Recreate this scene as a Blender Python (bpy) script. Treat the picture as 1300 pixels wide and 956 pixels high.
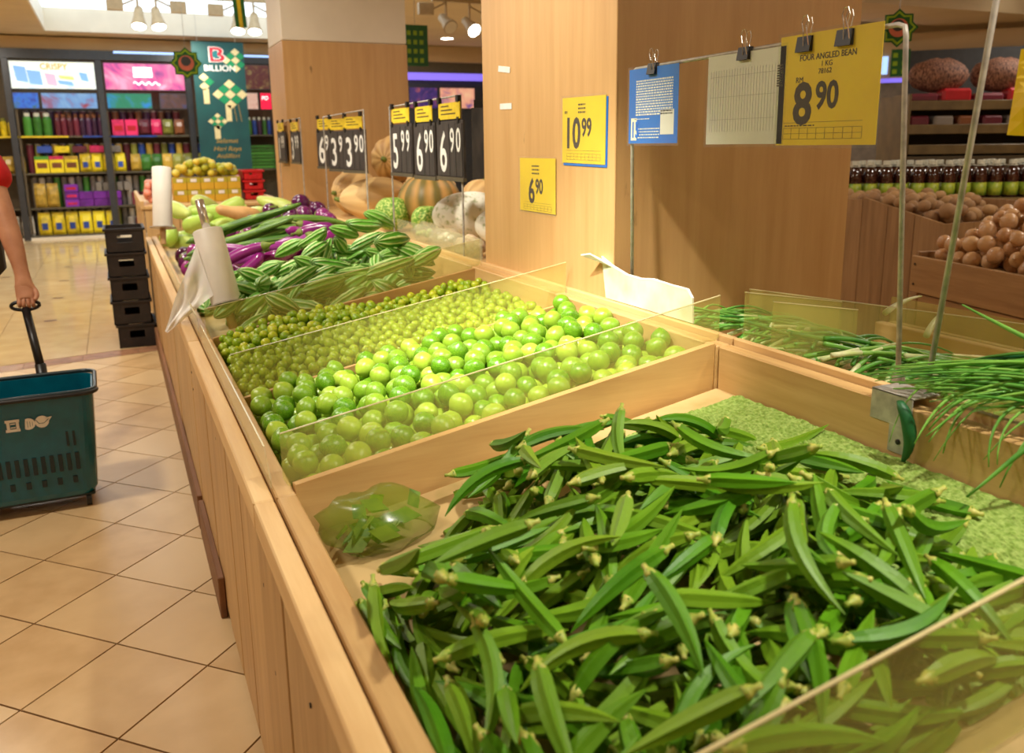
import bpy, bmesh, math, random
import numpy as np
from mathutils import Matrix, Vector, Euler, Quaternion
random.seed(7); rng = np.random.default_rng(7)
PI = math.pi
for o in list(bpy.data.objects): bpy.data.objects.remove(o)
scene = bpy.context.scene; COL = scene.collection

# ------------------------------------------------------------------ camera
yaw, pit, rol = math.radians(24.2), math.radians(12.8), math.radians(-0.7)
fw = Vector((math.sin(yaw)*math.cos(pit), math.cos(yaw)*math.cos(pit), -math.sin(pit)))
r0 = Vector((math.cos(yaw), -math.sin(yaw), 0)); u0 = r0.cross(fw)
rt = r0*math.cos(rol) + u0*math.sin(rol); up = rt.cross(fw)
cam = bpy.data.cameras.new('camera'); co = bpy.data.objects.new('camera', cam); COL.objects.link(co)
co.matrix_world = Matrix((( rt.x, up.x, -fw.x, 0), (rt.y, up.y, -fw.y, 0), (rt.z, up.z, -fw.z, 1.345), (0, 0, 0, 1)))
cam.sensor_width = 36; cam.lens = 1102/1300*36; cam.shift_y = -44.5/1300
cam.clip_start = .05; cam.clip_end = 100
cam.dof.use_dof = True; cam.dof.focus_distance = 2.1; cam.dof.aperture_fstop = 4.5
scene.camera = co

# ------------------------------------------------------------------ world, lights, exposure
w = bpy.data.worlds.new('world'); scene.world = w; w.use_nodes = True
w.node_tree.nodes['Background'].inputs[0].default_value = (1, .92, .80, 1)
w.node_tree.nodes['Background'].inputs[1].default_value = .12
scene.view_settings.view_transform = 'Standard'; scene.view_settings.look = 'None'
scene.view_settings.gamma = 1; scene.view_settings.use_curve_mapping = False
scene.view_settings.exposure = 0.05
WARM = (1, .915, .78)
def light(kind, name, loc, energy, color=WARM, size=.5, target=None, spot=None, blend=.6):
    l = bpy.data.lights.new(name, kind); l.energy = energy; l.color = color
    if kind == 'AREA': l.shape = 'DISK'; l.size = size
    else: l.shadow_soft_size = size
    if kind == 'SPOT': l.spot_size = math.radians(spot); l.spot_blend = blend
    o = bpy.data.objects.new(name, l); COL.objects.link(o); o.location = loc
    if target: o.rotation_euler = (Vector(target)-Vector(loc)).to_track_quat('-Z', 'Y').to_euler()
    return o
# recessed ceiling lamps of the shop (outside the frame overhead), fill lights added to brighten the pillar's near face and back shelves, and track spots on the produce
for (x, y, e) in [(-1.2, .2, 15), (-1.2, 3.0, 50), (2.4, -.8, 27), (-1.2, 6.4, 50), (.6, 6.0, 16), (5.2, 2.2, 34), (7.6, 4.4, 40), (3.0, 4.6, 16), (6.5, 9, 44), (-1.2, 9.8, 40), (4.6, 12.2, 50), (-1.6, 13.4, 40), (1.2, 13.9, 26), (4.2, -.6, 26)]:
    light('AREA', 'ceiling_and_fill_light', (x, y, 2.93), e, WARM, .35)
light('SPOT', 'track_spot_light', (.0, 1.5, 2.85), 460, (1, .96, .84), .06, (.98, 2.08, .85), 36, .9)
light('SPOT', 'track_spot_light', (-.5, 2.2, 2.85), 240, (1, .93, .78), .06, (1.28, 2.70, 1.35), 48, .9)
light('SPOT', 'track_spot_light', (.1, 3.6, 2.85), 230, (1, .95, .82), .06, (1.2, 4.3, .9), 60, .9)
light('SPOT', 'track_spot_light', (.0, 4.4, 2.85), 150, (1, .95, .82), .06, (.7, 5.6, .8), 60, .9)
light('SPOT', 'track_spot_light', (1.3, .2, 2.85), 210, (1, .95, .82), .06, (.85, 1.15, .8), 46, .9)
light('SPOT', 'track_spot_light', (.1, 6.8, 2.85), 120, (1, .93, .78), .06, (.8, 8.2, .9), 60, .9)

# ------------------------------------------------------------------ helpers: materials
def newmat(name):
    m = bpy.data.materials.new(name); m.use_nodes = True
    return m, m.node_tree.nodes, m.node_tree.links, m.node_tree.nodes['Principled BSDF']
def C4(c): return (c[0], c[1], c[2], 1)
def srgb(r, g, b):
    f = lambda v: (v/255/12.92) if v/255 <= .04045 else ((v/255+.055)/1.055)**2.4
    return (f(r), f(g), f(b))
def plain(name, col, rough=.5, metal=0, spec=.5, col2=None, scale=20., stretch=(1, 1, 1), bump=0., bscale=60., rand=None, emit=0, coat=0, detail=3, lo=.35, hi=.65):
    """procedural material: noise between col and col2, per-object random tint towards rand, fine bump"""
    m, n, l, b = newmat(name)
    b.inputs['Roughness'].default_value = rough; b.inputs['Metallic'].default_value = metal
    b.inputs['Specular IOR Level'].default_value = spec; b.inputs['Coat Weight'].default_value = coat
    col2 = col2 or tuple(c*.86 for c in col)
    tc = n.new('ShaderNodeTexCoord'); mp = n.new('ShaderNodeMapping'); mp.inputs['Scale'].default_value = stretch
    l.new(tc.outputs['Object'], mp.inputs['Vector'])
    nz = n.new('ShaderNodeTexNoise'); nz.inputs['Scale'].default_value = scale; nz.inputs['Detail'].default_value = detail
    l.new(mp.outputs[0], nz.inputs['Vector'])
    rp = n.new('ShaderNodeValToRGB'); rp.color_ramp.elements[0].color = C4(col); rp.color_ramp.elements[1].color = C4(col2)
    rp.color_ramp.elements[0].position = lo; rp.color_ramp.elements[1].position = hi
    l.new(nz.outputs['Fac'], rp.inputs[0]); out = rp.outputs[0]
    if rand:
        oi = n.new('ShaderNodeObjectInfo'); mx = n.new('ShaderNodeMixRGB'); mx.inputs[2].default_value = C4(rand)
        pw = n.new('ShaderNodeMath'); pw.operation = 'POWER'; pw.inputs[1].default_value = 1.6
        l.new(oi.outputs['Random'], pw.inputs[0]); l.new(pw.outputs[0], mx.inputs[0]); l.new(out, mx.inputs[1]); out = mx.outputs[0]
        ad = n.new('ShaderNodeVectorMath'); ad.operation = 'ADD'; l.new(tc.outputs['Object'], ad.inputs[0])
        sc = n.new('ShaderNodeVectorMath'); sc.operation = 'SCALE'; sc.inputs['Scale'].default_value = 37.
        l.new(oi.outputs['Random'], sc.inputs[0]); l.new(sc.outputs[0], ad.inputs[1]); l.new(ad.outputs[0], mp.inputs['Vector'])
    l.new(out, b.inputs['Base Color'])
    if emit:
        l.new(out, b.inputs['Emission Color']); b.inputs['Emission Strength'].default_value = emit
    if bump:
        n2 = n.new('ShaderNodeTexNoise'); n2.inputs['Scale'].default_value = bscale; n2.inputs['Detail'].default_value = 2
        l.new(mp.outputs[0], n2.inputs['Vector'])
        bp = n.new('ShaderNodeBump'); bp.inputs['Strength'].default_value = bump; bp.inputs['Distance'].default_value = .004
        l.new(n2.outputs['Fac'], bp.inputs['Height']); l.new(bp.outputs[0], b.inputs['Normal'])
    return m
def wood(name, c1, c2, axis='Z', scale=9., rough=.45, dark=None, knots=True):
    """grained wood: noise stretched along the grain, plus sparse dark knots and a per-board tint"""
    m, n, l, b = newmat(name); b.inputs['Roughness'].default_value = rough
    tc = n.new('ShaderNodeTexCoord'); mp = n.new('ShaderNodeMapping')
    s = [1, 1, 1]; s['XYZ'.index(axis)] = .07; mp.inputs['Scale'].default_value = s
    oi = n.new('ShaderNodeObjectInfo'); ad = n.new('ShaderNodeVectorMath'); ad.operation = 'ADD'
    sc = n.new('ShaderNodeVectorMath'); sc.operation = 'SCALE'; sc.inputs['Scale'].default_value = 11.
    l.new(oi.outputs['Random'], sc.inputs[0]); l.new(tc.outputs['Object'], ad.inputs[0]); l.new(sc.outputs[0], ad.inputs[1])
    l.new(ad.outputs[0], mp.inputs['Vector'])
    nz = n.new('ShaderNodeTexNoise'); nz.inputs['Scale'].default_value = scale*3; nz.inputs['Detail'].default_value = 6; nz.inputs['Roughness'].default_value = .65
    l.new(mp.outputs[0], nz.inputs['Vector'])
    rp = n.new('ShaderNodeValToRGB'); e = rp.color_ramp.elements
    e[0].color = C4(c1); e[1].color = C4(c2); e[0].position = .3; e[1].position = .7
    l.new(nz.outputs['Fac'], rp.inputs[0])
    mx = n.new('ShaderNodeMixRGB'); mx.blend_type = 'MULTIPLY'; mx.inputs[2].default_value = (.80, .76, .72, 1)
    l.new(oi.outputs['Random'], mx.inputs[0]); l.new(rp.outputs[0], mx.inputs[1]); out = mx.outputs[0]
    if knots:
        kn = n.new('ShaderNodeTexNoise'); kn.inputs['Scale'].default_value = 5.5; kn.inputs['Detail'].default_value = 4
        m2 = n.new('ShaderNodeMapping'); s2 = [2.2, 2.2, 2.2]; s2['XYZ'.index(axis)] = .9; m2.inputs['Scale'].default_value = s2
        l.new(ad.outputs[0], m2.inputs['Vector']); l.new(m2.outputs[0], kn.inputs['Vector'])
        kr = n.new('ShaderNodeValToRGB'); kr.color_ramp.elements[0].position = .73; kr.color_ramp.elements[1].position = .78
        l.new(kn.outputs['Fac'], kr.inputs[0])
        k2 = n.new('ShaderNodeMixRGB'); k2.inputs[2].default_value = C4(dark or tuple(c*.45 for c in c2))
        l.new(kr.outputs[0], k2.inputs[0]); l.new(out, k2.inputs[1]); out = k2.outputs[0]
    l.new(out, b.inputs['Base Color'])
    bp = n.new('ShaderNodeBump'); bp.inputs['Strength'].default_value = .12; bp.inputs['Distance'].default_value = .002
    l.new(nz.outputs['Fac'], bp.inputs['Height']); l.new(bp.outputs[0], b.inputs['Normal'])
    return m
def acrylic(name, col, haze, rough=.12):
    m, n, l, b = newmat(name); b.inputs['Base Color'].default_value = C4(col); b.inputs['Roughness'].default_value = rough
    tr = n.new('ShaderNodeBsdfTransparent'); tr.inputs[0].default_value = (.97, .98, .93, 1)
    nz = n.new('ShaderNodeTexNoise'); nz.inputs['Scale'].default_value = 6
    mr = n.new('ShaderNodeMapRange'); mr.inputs['To Min'].default_value = haze*.75; mr.inputs['To Max'].default_value = haze*1.25
    tc = n.new('ShaderNodeTexCoord'); l.new(tc.outputs['Object'], nz.inputs['Vector']); l.new(nz.outputs['Fac'], mr.inputs['Value'])
    mx = n.new('ShaderNodeMixShader'); l.new(mr.outputs[0], mx.inputs[0]); l.new(tr.outputs[0], mx.inputs[1]); l.new(b.outputs[0], mx.inputs[2])
    l.new(mx.outputs[0], n['Material Output'].inputs['Surface'])
    return m
def radial(name, c1, c2, count, axis='X', rough=.4, rand=None, sharp=(.35, .6), noise=.15, nscale=30, bump=0):
    """stripes running along an axis, as on ridged gourds and pumpkins"""
    m, n, l, b = newmat(name); b.inputs['Roughness'].default_value = rough
    tc = n.new('ShaderNodeTexCoord'); sp = n.new('ShaderNodeSeparateXYZ'); l.new(tc.outputs['Object'], sp.inputs[0])
    a, c = {'X': ('Y', 'Z'), 'Y': ('X', 'Z'), 'Z': ('X', 'Y')}[axis]
    at = n.new('ShaderNodeMath'); at.operation = 'ARCTAN2'; l.new(sp.outputs[a], at.inputs[0]); l.new(sp.outputs[c], at.inputs[1])
    ml = n.new('ShaderNodeMath'); ml.operation = 'MULTIPLY'; ml.inputs[1].default_value = count; l.new(at.outputs[0], ml.inputs[0])
    cs = n.new('ShaderNodeMath'); cs.operation = 'COSINE'; l.new(ml.outputs[0], cs.inputs[0])
    mr = n.new('ShaderNodeMapRange'); mr.inputs['From Min'].default_value = -1; l.new(cs.outputs[0], mr.inputs['Value'])
    nz = n.new('ShaderNodeTexNoise'); nz.inputs['Scale'].default_value = nscale; l.new(tc.outputs['Object'], nz.inputs['Vector'])
    m3 = n.new('ShaderNodeMath'); m3.operation = 'MULTIPLY_ADD'; m3.inputs[1].default_value = noise*4; l.new(nz.outputs['Fac'], m3.inputs[0])
    sb = n.new('ShaderNodeMath'); sb.operation = 'SUBTRACT'; sb.inputs[1].default_value = noise*2; l.new(mr.outputs[0], sb.inputs[0]); l.new(sb.outputs[0], m3.inputs[2])
    rp = n.new('ShaderNodeValToRGB'); rp.color_ramp.elements[0].position = sharp[0]; rp.color_ramp.elements[1].position = sharp[1]
    rp.color_ramp.elements[0].color = C4(c1); rp.color_ramp.elements[1].color = C4(c2); l.new(m3.outputs[0], rp.inputs[0]); out = rp.outputs[0]
    if rand:
        oi = n.new('ShaderNodeObjectInfo'); mx = n.new('ShaderNodeMixRGB'); mx.inputs[2].default_value = C4(rand)
        ms = n.new('ShaderNodeMath'); ms.operation = 'MULTIPLY'; ms.inputs[1].default_value = .6; l.new(oi.outputs['Random'], ms.inputs[0])
        l.new(ms.outputs[0], mx.inputs[0]); l.new(out, mx.inputs[1]); out = mx.outputs[0]
    l.new(out, b.inputs['Base Color'])
    if bump:
        bp = n.new('ShaderNodeBump'); bp.inputs['Strength'].default_value = bump; bp.inputs['Distance'].default_value = .006
        l.new(m3.outputs[0], bp.inputs['Height']); l.new(bp.outputs[0], b.inputs['Normal'])
    return m
def emis(name, col, s):
    m, n, l, b = newmat(name); b.inputs['Base Color'].default_value = C4(col)
    b.inputs['Emission Color'].default_value = C4(col); b.inputs['Emission Strength'].default_value = s; return m
def screen(name, cols, scale, strength, dist=2.):
    """a lit advertising screen: blotchy procedural picture"""
    m, n, l, b = newmat(name); b.inputs['Roughness'].default_value = .3
    tc = n.new('ShaderNodeTexCoord'); nz = n.new('ShaderNodeTexNoise'); nz.inputs['Scale'].default_value = scale; nz.inputs['Detail'].default_value = 2; nz.inputs['Distortion'].default_value = dist
    l.new(tc.outputs['Object'], nz.inputs['Vector']); rp = n.new('ShaderNodeValToRGB'); cr = rp.color_ramp
    while len(cr.elements) < len(cols): cr.elements.new(.5)
    for i, c in enumerate(cols): cr.elements[i].position = .3+.4*i/max(1, len(cols)-1); cr.elements[i].color = C4(c)
    l.new(nz.outputs['Fac'], rp.inputs[0]); l.new(rp.outputs[0], b.inputs['Emission Color']); b.inputs['Emission Strength'].default_value = strength
    b.inputs['Base Color'].default_value = (.02, .02, .02, 1); return m

M = {}
M['maple'] = wood('maple_laminate', srgb(214, 172, 116), srgb(198, 154, 98), 'Z', 7, .42)
M['pine'] = wood('pine_vertical', srgb(214, 178, 122), srgb(188, 148, 96), 'Z', 9, .5)
M['pineY'] = wood('pine_long', srgb(228, 192, 132), srgb(202, 160, 100), 'Y', 9, .5)
M['pineX'] = wood('pine_cross', srgb(218, 180, 116), srgb(196, 152, 92), 'X', 9, .5)
M['oldwoodY'] = wood('worn_wood_long', srgb(176, 130, 82), srgb(140, 98, 60), 'Y', 9, .6)
M['cratewood'] = wood('crate_wood', srgb(186, 146, 94), srgb(152, 112, 66), 'Y', 9, .55)
M['cratewoodZ'] = wood('crate_wood_upright', srgb(176, 136, 90), srgb(140, 104, 64), 'Z', 9, .55)
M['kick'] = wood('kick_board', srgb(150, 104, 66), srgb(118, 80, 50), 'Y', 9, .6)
M['bev'] = wood('bright_edge', srgb(240, 206, 148), srgb(222, 180, 120), 'Y', 9, .5)
M['tile'] = plain('cream_floor_tile', srgb(212, 180, 132), .34, col2=srgb(196, 162, 114), scale=9, rand=srgb(216, 188, 142), spec=.4, detail=5)
M['bigtile'] = plain('polished_tile', srgb(226, 200, 154), .12, col2=srgb(206, 176, 130), scale=5, rand=srgb(220, 190, 140), detail=5)
M['grout'] = plain('dark_grout', srgb(92, 62, 40), .8)
M['dot'] = plain('brown_inset', srgb(110, 70, 45), .3)
M['strip'] = plain('brown_border_tile', srgb(172, 128, 96), .25, col2=srgb(146, 104, 78), scale=14)
M['ceil'] = plain('ceiling_paint', srgb(214, 190, 150), .8, col2=srgb(206, 182, 142), scale=2)
M['wallp'] = plain('wall_paint', srgb(206, 178, 136), .8, col2=srgb(196, 168, 128), scale=2)
M['white'] = plain('white_paint', srgb(236, 226, 206), .5, col2=srgb(228, 218, 198), scale=3)
M['cove'] = emis('cove_glow', (.72, .87, 1), 1.7)
M['acr'] = acrylic('hazy_acrylic', srgb(220, 214, 120), .18)
M['acr2'] = acrylic('clear_acrylic', srgb(214, 206, 172), .22)
M['edge'] = plain('acrylic_edge', srgb(226, 214, 160), .2, spec=.6)
M['steel'] = plain('galvanised_steel', srgb(200, 194, 184), .45, .35, col2=srgb(168, 162, 154), scale=40)
M['chrome'] = plain('chrome', srgb(225, 222, 216), .2, .8)
M['netsack'] = plain('net_sack_weave', srgb(70, 36, 30), .7, col2=srgb(168, 120, 96), scale=60, stretch=(2, 2, .5), bump=1., bscale=70, lo=.4, hi=.6)
M['darkmetal'] = plain('dark_metal', srgb(52, 50, 48), .45, .6)
M['black'] = plain('black_plastic', srgb(26, 24, 23), .4, col2=srgb(18, 17, 16))
M['blackcrate'] = plain('black_crate_plastic', srgb(42, 34, 30), .5, col2=srgb(28, 24, 22))
M['yellowcard'] = plain('yellow_card', srgb(240, 206, 4), .4, col2=srgb(232, 194, 2), scale=8)
M['bluecard'] = plain('blue_card', srgb(20, 118, 226), .4, col2=srgb(16, 104, 210), scale=6)
M['paper'] = plain('white_paper', srgb(232, 228, 228), .5, col2=srgb(222, 218, 220), scale=6)
M['ink'] = plain('dark_ink', srgb(58, 44, 22), .6)
M['greyink'] = plain('grey_ink', srgb(196, 192, 196), .6)
M['whiteink'] = plain('white_ink', srgb(240, 238, 230), .6)
M['sleeve'] = acrylic('plastic_sleeve', srgb(226, 220, 240), .035, .08)
M['slate'] = plain('sign_board_black', srgb(40, 36, 34), .6, col2=srgb(66, 58, 54), scale=14, stretch=(1, 6, .6))
M['signtag'] = plain('yellow_tag', srgb(234, 206, 40), .5, col2=srgb(214, 182, 26), scale=30)
M['bagwhite'] = acrylic('translucent_bag_film', srgb(250, 249, 246), .86, .3)
M['rollwhite'] = plain('roll_film_white', srgb(240, 236, 226), .45, col2=srgb(228, 224, 214), scale=6)
M['foam'] = plain('scuffed_white_board', srgb(232, 232, 206), .6, col2=srgb(196, 202, 160), scale=9, detail=6, lo=.42, hi=.72)
M['foamedge'] = plain('foam_edge', srgb(246, 244, 236), .6)
M['turf'] = plain('green_crumb_mat', srgb(118, 148, 52), .8, col2=srgb(160, 184, 96), scale=120, bump=.7, bscale=170)
M['liner'] = plain('pale_liner_board', srgb(208, 178, 122), .5, col2=srgb(150, 142, 74), scale=7, detail=6, lo=.55, hi=.8)
M['okra'] = plain('okra_skin', srgb(58, 118, 8), .46, spec=.35, col2=srgb(88, 146, 14), scale=14, stretch=(.3, 1.5, 1.5), rand=srgb(118, 152, 30), bump=.12, bscale=220)
M['okracap'] = plain('okra_cap', srgb(132, 164, 44), .5, col2=srgb(196, 190, 96), scale=60)
M['lime'] = plain('lime_skin', srgb(66, 126, 10), .26, col2=srgb(124, 176, 34), scale=14, rand=srgb(176, 204, 66), bump=.10, bscale=260, spec=.55, lo=.38, hi=.66)
M['kala'] = plain('calamansi_skin', srgb(104, 150, 16), .26, col2=srgb(158, 192, 44), scale=30, rand=srgb(200, 208, 46), bump=.1, bscale=320, lo=.4, hi=.64)
M['bitter'] = radial('bitter_gourd_skin', srgb(70, 142, 26), srgb(214, 236, 160), 8, 'X', .4, rand=srgb(120, 180, 60), sharp=(.6, .97), noise=.10, nscale=60, bump=.8)
M['eggp'] = plain('long_eggplant_skin', srgb(134, 18, 106), .2, col2=srgb(94, 12, 82), scale=10, rand=srgb(150, 60, 140), coat=.3)
M['eggr'] = plain('round_eggplant_skin', srgb(92, 18, 76), .18, col2=srgb(64, 10, 56), scale=9, rand=srgb(150, 52, 122), coat=.4)
M['calyx'] = plain('eggplant_calyx', srgb(126, 138, 46), .6, col2=srgb(92, 110, 34), scale=40)
M['luffa'] = radial('luffa_skin', srgb(38, 84, 14), srgb(128, 164, 60), 10, 'X', .5, sharp=(.7, .98), noise=.08, rand=srgb(120, 150, 54))
M['bottleg'] = plain('pale_gourd_skin', srgb(160, 204, 66), .35, col2=srgb(190, 222, 104), scale=8, rand=srgb(202, 216, 120))
M['butternut'] = plain('butternut_skin', srgb(226, 176, 110), .5)
M['pump1'] = radial('tan_pumpkin_skin', srgb(190, 140, 78), srgb(224, 180, 114), 11, 'X', .55, sharp=(.0, .8), noise=.30, nscale=7, rand=srgb(236, 204, 142), bump=.2)
M['pump2'] = radial('olive_pumpkin_skin', srgb(112, 98, 40), srgb(190, 144, 76), 12, 'Z', .5, sharp=(.0, .95), noise=.40, nscale=6, bump=.2)
M['melon'] = plain('netted_green_skin', srgb(98, 150, 36), .6, col2=srgb(196, 212, 112), scale=85, detail=3, bump=.8, bscale=90, lo=.46, hi=.60)
M['winter'] = plain('winter_melon_skin', srgb(244, 240, 222), .6, col2=srgb(160, 168, 104), scale=38, detail=8, lo=.52, hi=.72, bump=.2, bscale=20)
M['onion'] = plain('onion_skin', srgb(206, 160, 112), .35, col2=srgb(182, 132, 88), scale=14, stretch=(1, 1, .3), rand=srgb(218, 178, 130), coat=.15)
M['potato'] = plain('potato_skin', srgb(158, 118, 76), .7, col2=srgb(128, 94, 60), scale=22, rand=srgb(176, 138, 90), bump=.3)
M['scal'] = plain('spring_onion_leaf', srgb(52, 128, 40), .38, col2=srgb(110, 176, 66), scale=12, stretch=(1, 1, 1), rand=srgb(140, 190, 80))
M['scaldark'] = plain('dark_onion_leaf', srgb(18, 76, 40), .5, col2=srgb(30, 100, 50), scale=8)
M['scalwhite'] = plain('onion_white_stem', srgb(226, 228, 180), .45, col2=srgb(196, 212, 130), scale=20)
M['greenbag'] = acrylic('green_plastic_bag', srgb(112, 142, 26), .42, .22)
M['leafy'] = plain('leafy_green', srgb(70, 124, 26), .5, col2=srgb(130, 164, 40), scale=30, rand=srgb(150, 170, 40))
M['teal'] = plain('teal_plastic', srgb(0, 100, 122), .25, col2=srgb(0, 90, 112), spec=.6)
M['tealdark'] = plain('dark_rim_plastic', srgb(12, 40, 46), .35)
M['skin'] = plain('skin', srgb(196, 140, 106), .5, col2=srgb(178, 122, 90), scale=14)
M['redshirt'] = plain('red_cotton', srgb(206, 12, 18), .8, col2=srgb(186, 8, 14), scale=20)
M['shorts'] = plain('dark_brown_cotton', srgb(54, 40, 22), .85, col2=srgb(42, 32, 18), scale=30)
M['hair'] = plain('black_hair', srgb(24, 18, 16), .5)
M['mango'] = plain('green_yellow_mango', srgb(196, 190, 48), .4, col2=srgb(140, 160, 44), scale=8, rand=srgb(226, 196, 70))
M['apple'] = plain('pink_apple', srgb(222, 96, 92), .3, col2=srgb(236, 180, 150), scale=14, rand=srgb(232, 150, 130))
M['carton'] = plain('yellow_carton', srgb(214, 172, 44), .6, col2=srgb(202, 160, 40), scale=5)
M['cartonolive'] = plain('olive_carton_band', srgb(176, 164, 40), .6)
M['redcrate'] = plain('red_crate_plastic', srgb(196, 24, 34), .4)
M['spotbody'] = plain('track_spot_beige', srgb(196, 174, 138), .5, .1)
M['lamp'] = emis('lamp_glass', (1, .95, .82), 14)
M['dgreen'] = plain('banner_green', srgb(4, 74, 72), .6, col2=srgb(2, 62, 64), scale=3)
M['cream'] = plain('banner_cream', srgb(222, 204, 150), .6)
M['ketgreen'] = plain('ketupat_green', srgb(6, 136, 84), .6)
M['gold'] = plain('banner_gold', srgb(190, 150, 70), .5)
M['bred'] = plain('emblem_red', srgb(206, 24, 44), .5)
M['bteal'] = plain('emblem_teal', srgb(10, 104, 110), .5)
M['ygreen'] = plain('ornament_yellowgreen', srgb(150, 190, 20), .5)
M['ogreen'] = plain('ornament_green', srgb(24, 100, 34), .5)
M['opink'] = plain('ornament_pink', srgb(214, 118, 96), .5)
M['yribbon'] = plain('ribbon_yellow', srgb(230, 196, 24), .5)
M['frame'] = plain('shop_frame_dark', srgb(70, 72, 76), .35, .4)
M['shelf'] = plain('shelf_metal', srgb(96, 88, 70), .5, .2)
M['shelfdark'] = plain('shelf_back_dark', srgb(92, 78, 56), .7)
M['shelfbrown'] = plain('shelf_brown', srgb(120, 98, 58), .5, col2=srgb(100, 80, 46), scale=8)
M['redpack'] = plain('red_pack', srgb(190, 30, 40), .35)
M['syrup'] = plain('dark_syrup_bottle', srgb(64, 26, 16), .12, col2=srgb(44, 16, 10), spec=.7, coat=.5)
M['oil'] = plain('golden_oil_bottle', srgb(206, 142, 28), .15, col2=srgb(176, 110, 18), coat=.4)
M['capw'] = plain('white_cap', srgb(214, 214, 196), .4)
M['lblg'] = plain('green_label', srgb(170, 182, 50), .45, col2=srgb(90, 140, 46), scale=14)
M['lbly'] = plain('yellow_label', srgb(220, 196, 40), .45)
M['purpleneon'] = emis('violet_strip', (.22, .16, .85), 1.0)
M['blueneon'] = emis('blue_strip', (.35, .55, 1), 1.4)
M['greenfixture'] = plain('dark_green_crate', srgb(30, 74, 34), .5)
M['garlic'] = plain('dried_garlic', srgb(176, 140, 104), .7, col2=srgb(226, 206, 170), scale=40, detail=5, bump=.8, bscale=70)
M['clearbag'] = acrylic('clear_food_bag', srgb(236, 224, 196), .3, .12)
for k, c in dict(yellow=(226, 196, 30), purple=(112, 36, 150), brown=(120, 70, 40), green=(60, 120, 40), maroon=(96, 30, 44), pink=(214, 40, 96), blue=(40, 70, 150), white=(206, 196, 180), gold=(196, 160, 60), olive=(130, 130, 50), darkpurple=(62, 30, 58), grey=(120, 112, 104)).items():
    M['p_'+k] = plain('packet_'+k, srgb(*c), .35, col2=srgb(*[v*.75 for v in c]), scale=14, rand=srgb(*[min(255, v*1.15+8) for v in c]))

# ------------------------------------------------------------------ helpers: objects
W = {}       # world matrices, kept by hand so that no depsgraph update is needed
def empty(name, loc, label=None, cat=None, group=None, rz=0, parent=None):
    o = bpy.data.objects.new(name, None); COL.objects.link(o); o.empty_display_size = .05
    o.matrix_basis = Matrix.Translation(loc) @ Matrix.Rotation(rz, 4, 'Z'); W[o.name] = o.matrix_basis.copy()
    if label: tag(o, label, cat, group)
    return o
def tag(o, label=None, cat=None, group=None, kind=None):
    if label: o['label'] = label
    if cat: o['category'] = cat
    if group: o['group'] = group
    if kind: o['kind'] = kind
    return o
def meshobj(name, verts, faces, mat, parent=None, smooth=False):
    """verts in world space; a child takes its parent's frame, a top-level mesh gets its origin at its base"""
    V = np.asarray(verts, float)
    if parent is not None: m = W[parent.name]
    else:
        mn, mx = V.min(0), V.max(0); m = Matrix.Translation(((mn[0]+mx[0])/2, (mn[1]+mx[1])/2, mn[2]))
    mi = np.array(m.inverted()); L = V @ mi[:3, :3].T + mi[:3, 3]
    me = bpy.data.meshes.new(name); me.from_pydata(L.tolist(), [], [tuple(f) for f in faces])
    if smooth: me.polygons.foreach_set('use_smooth', [True]*len(me.polygons))
    me.materials.append(M[mat] if isinstance(mat, str) else mat)
    o = bpy.data.objects.new(name, me); COL.objects.link(o)
    if parent is not None: o.parent = parent
    else: o.matrix_basis = m
    W[o.name] = m.copy(); return o
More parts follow.
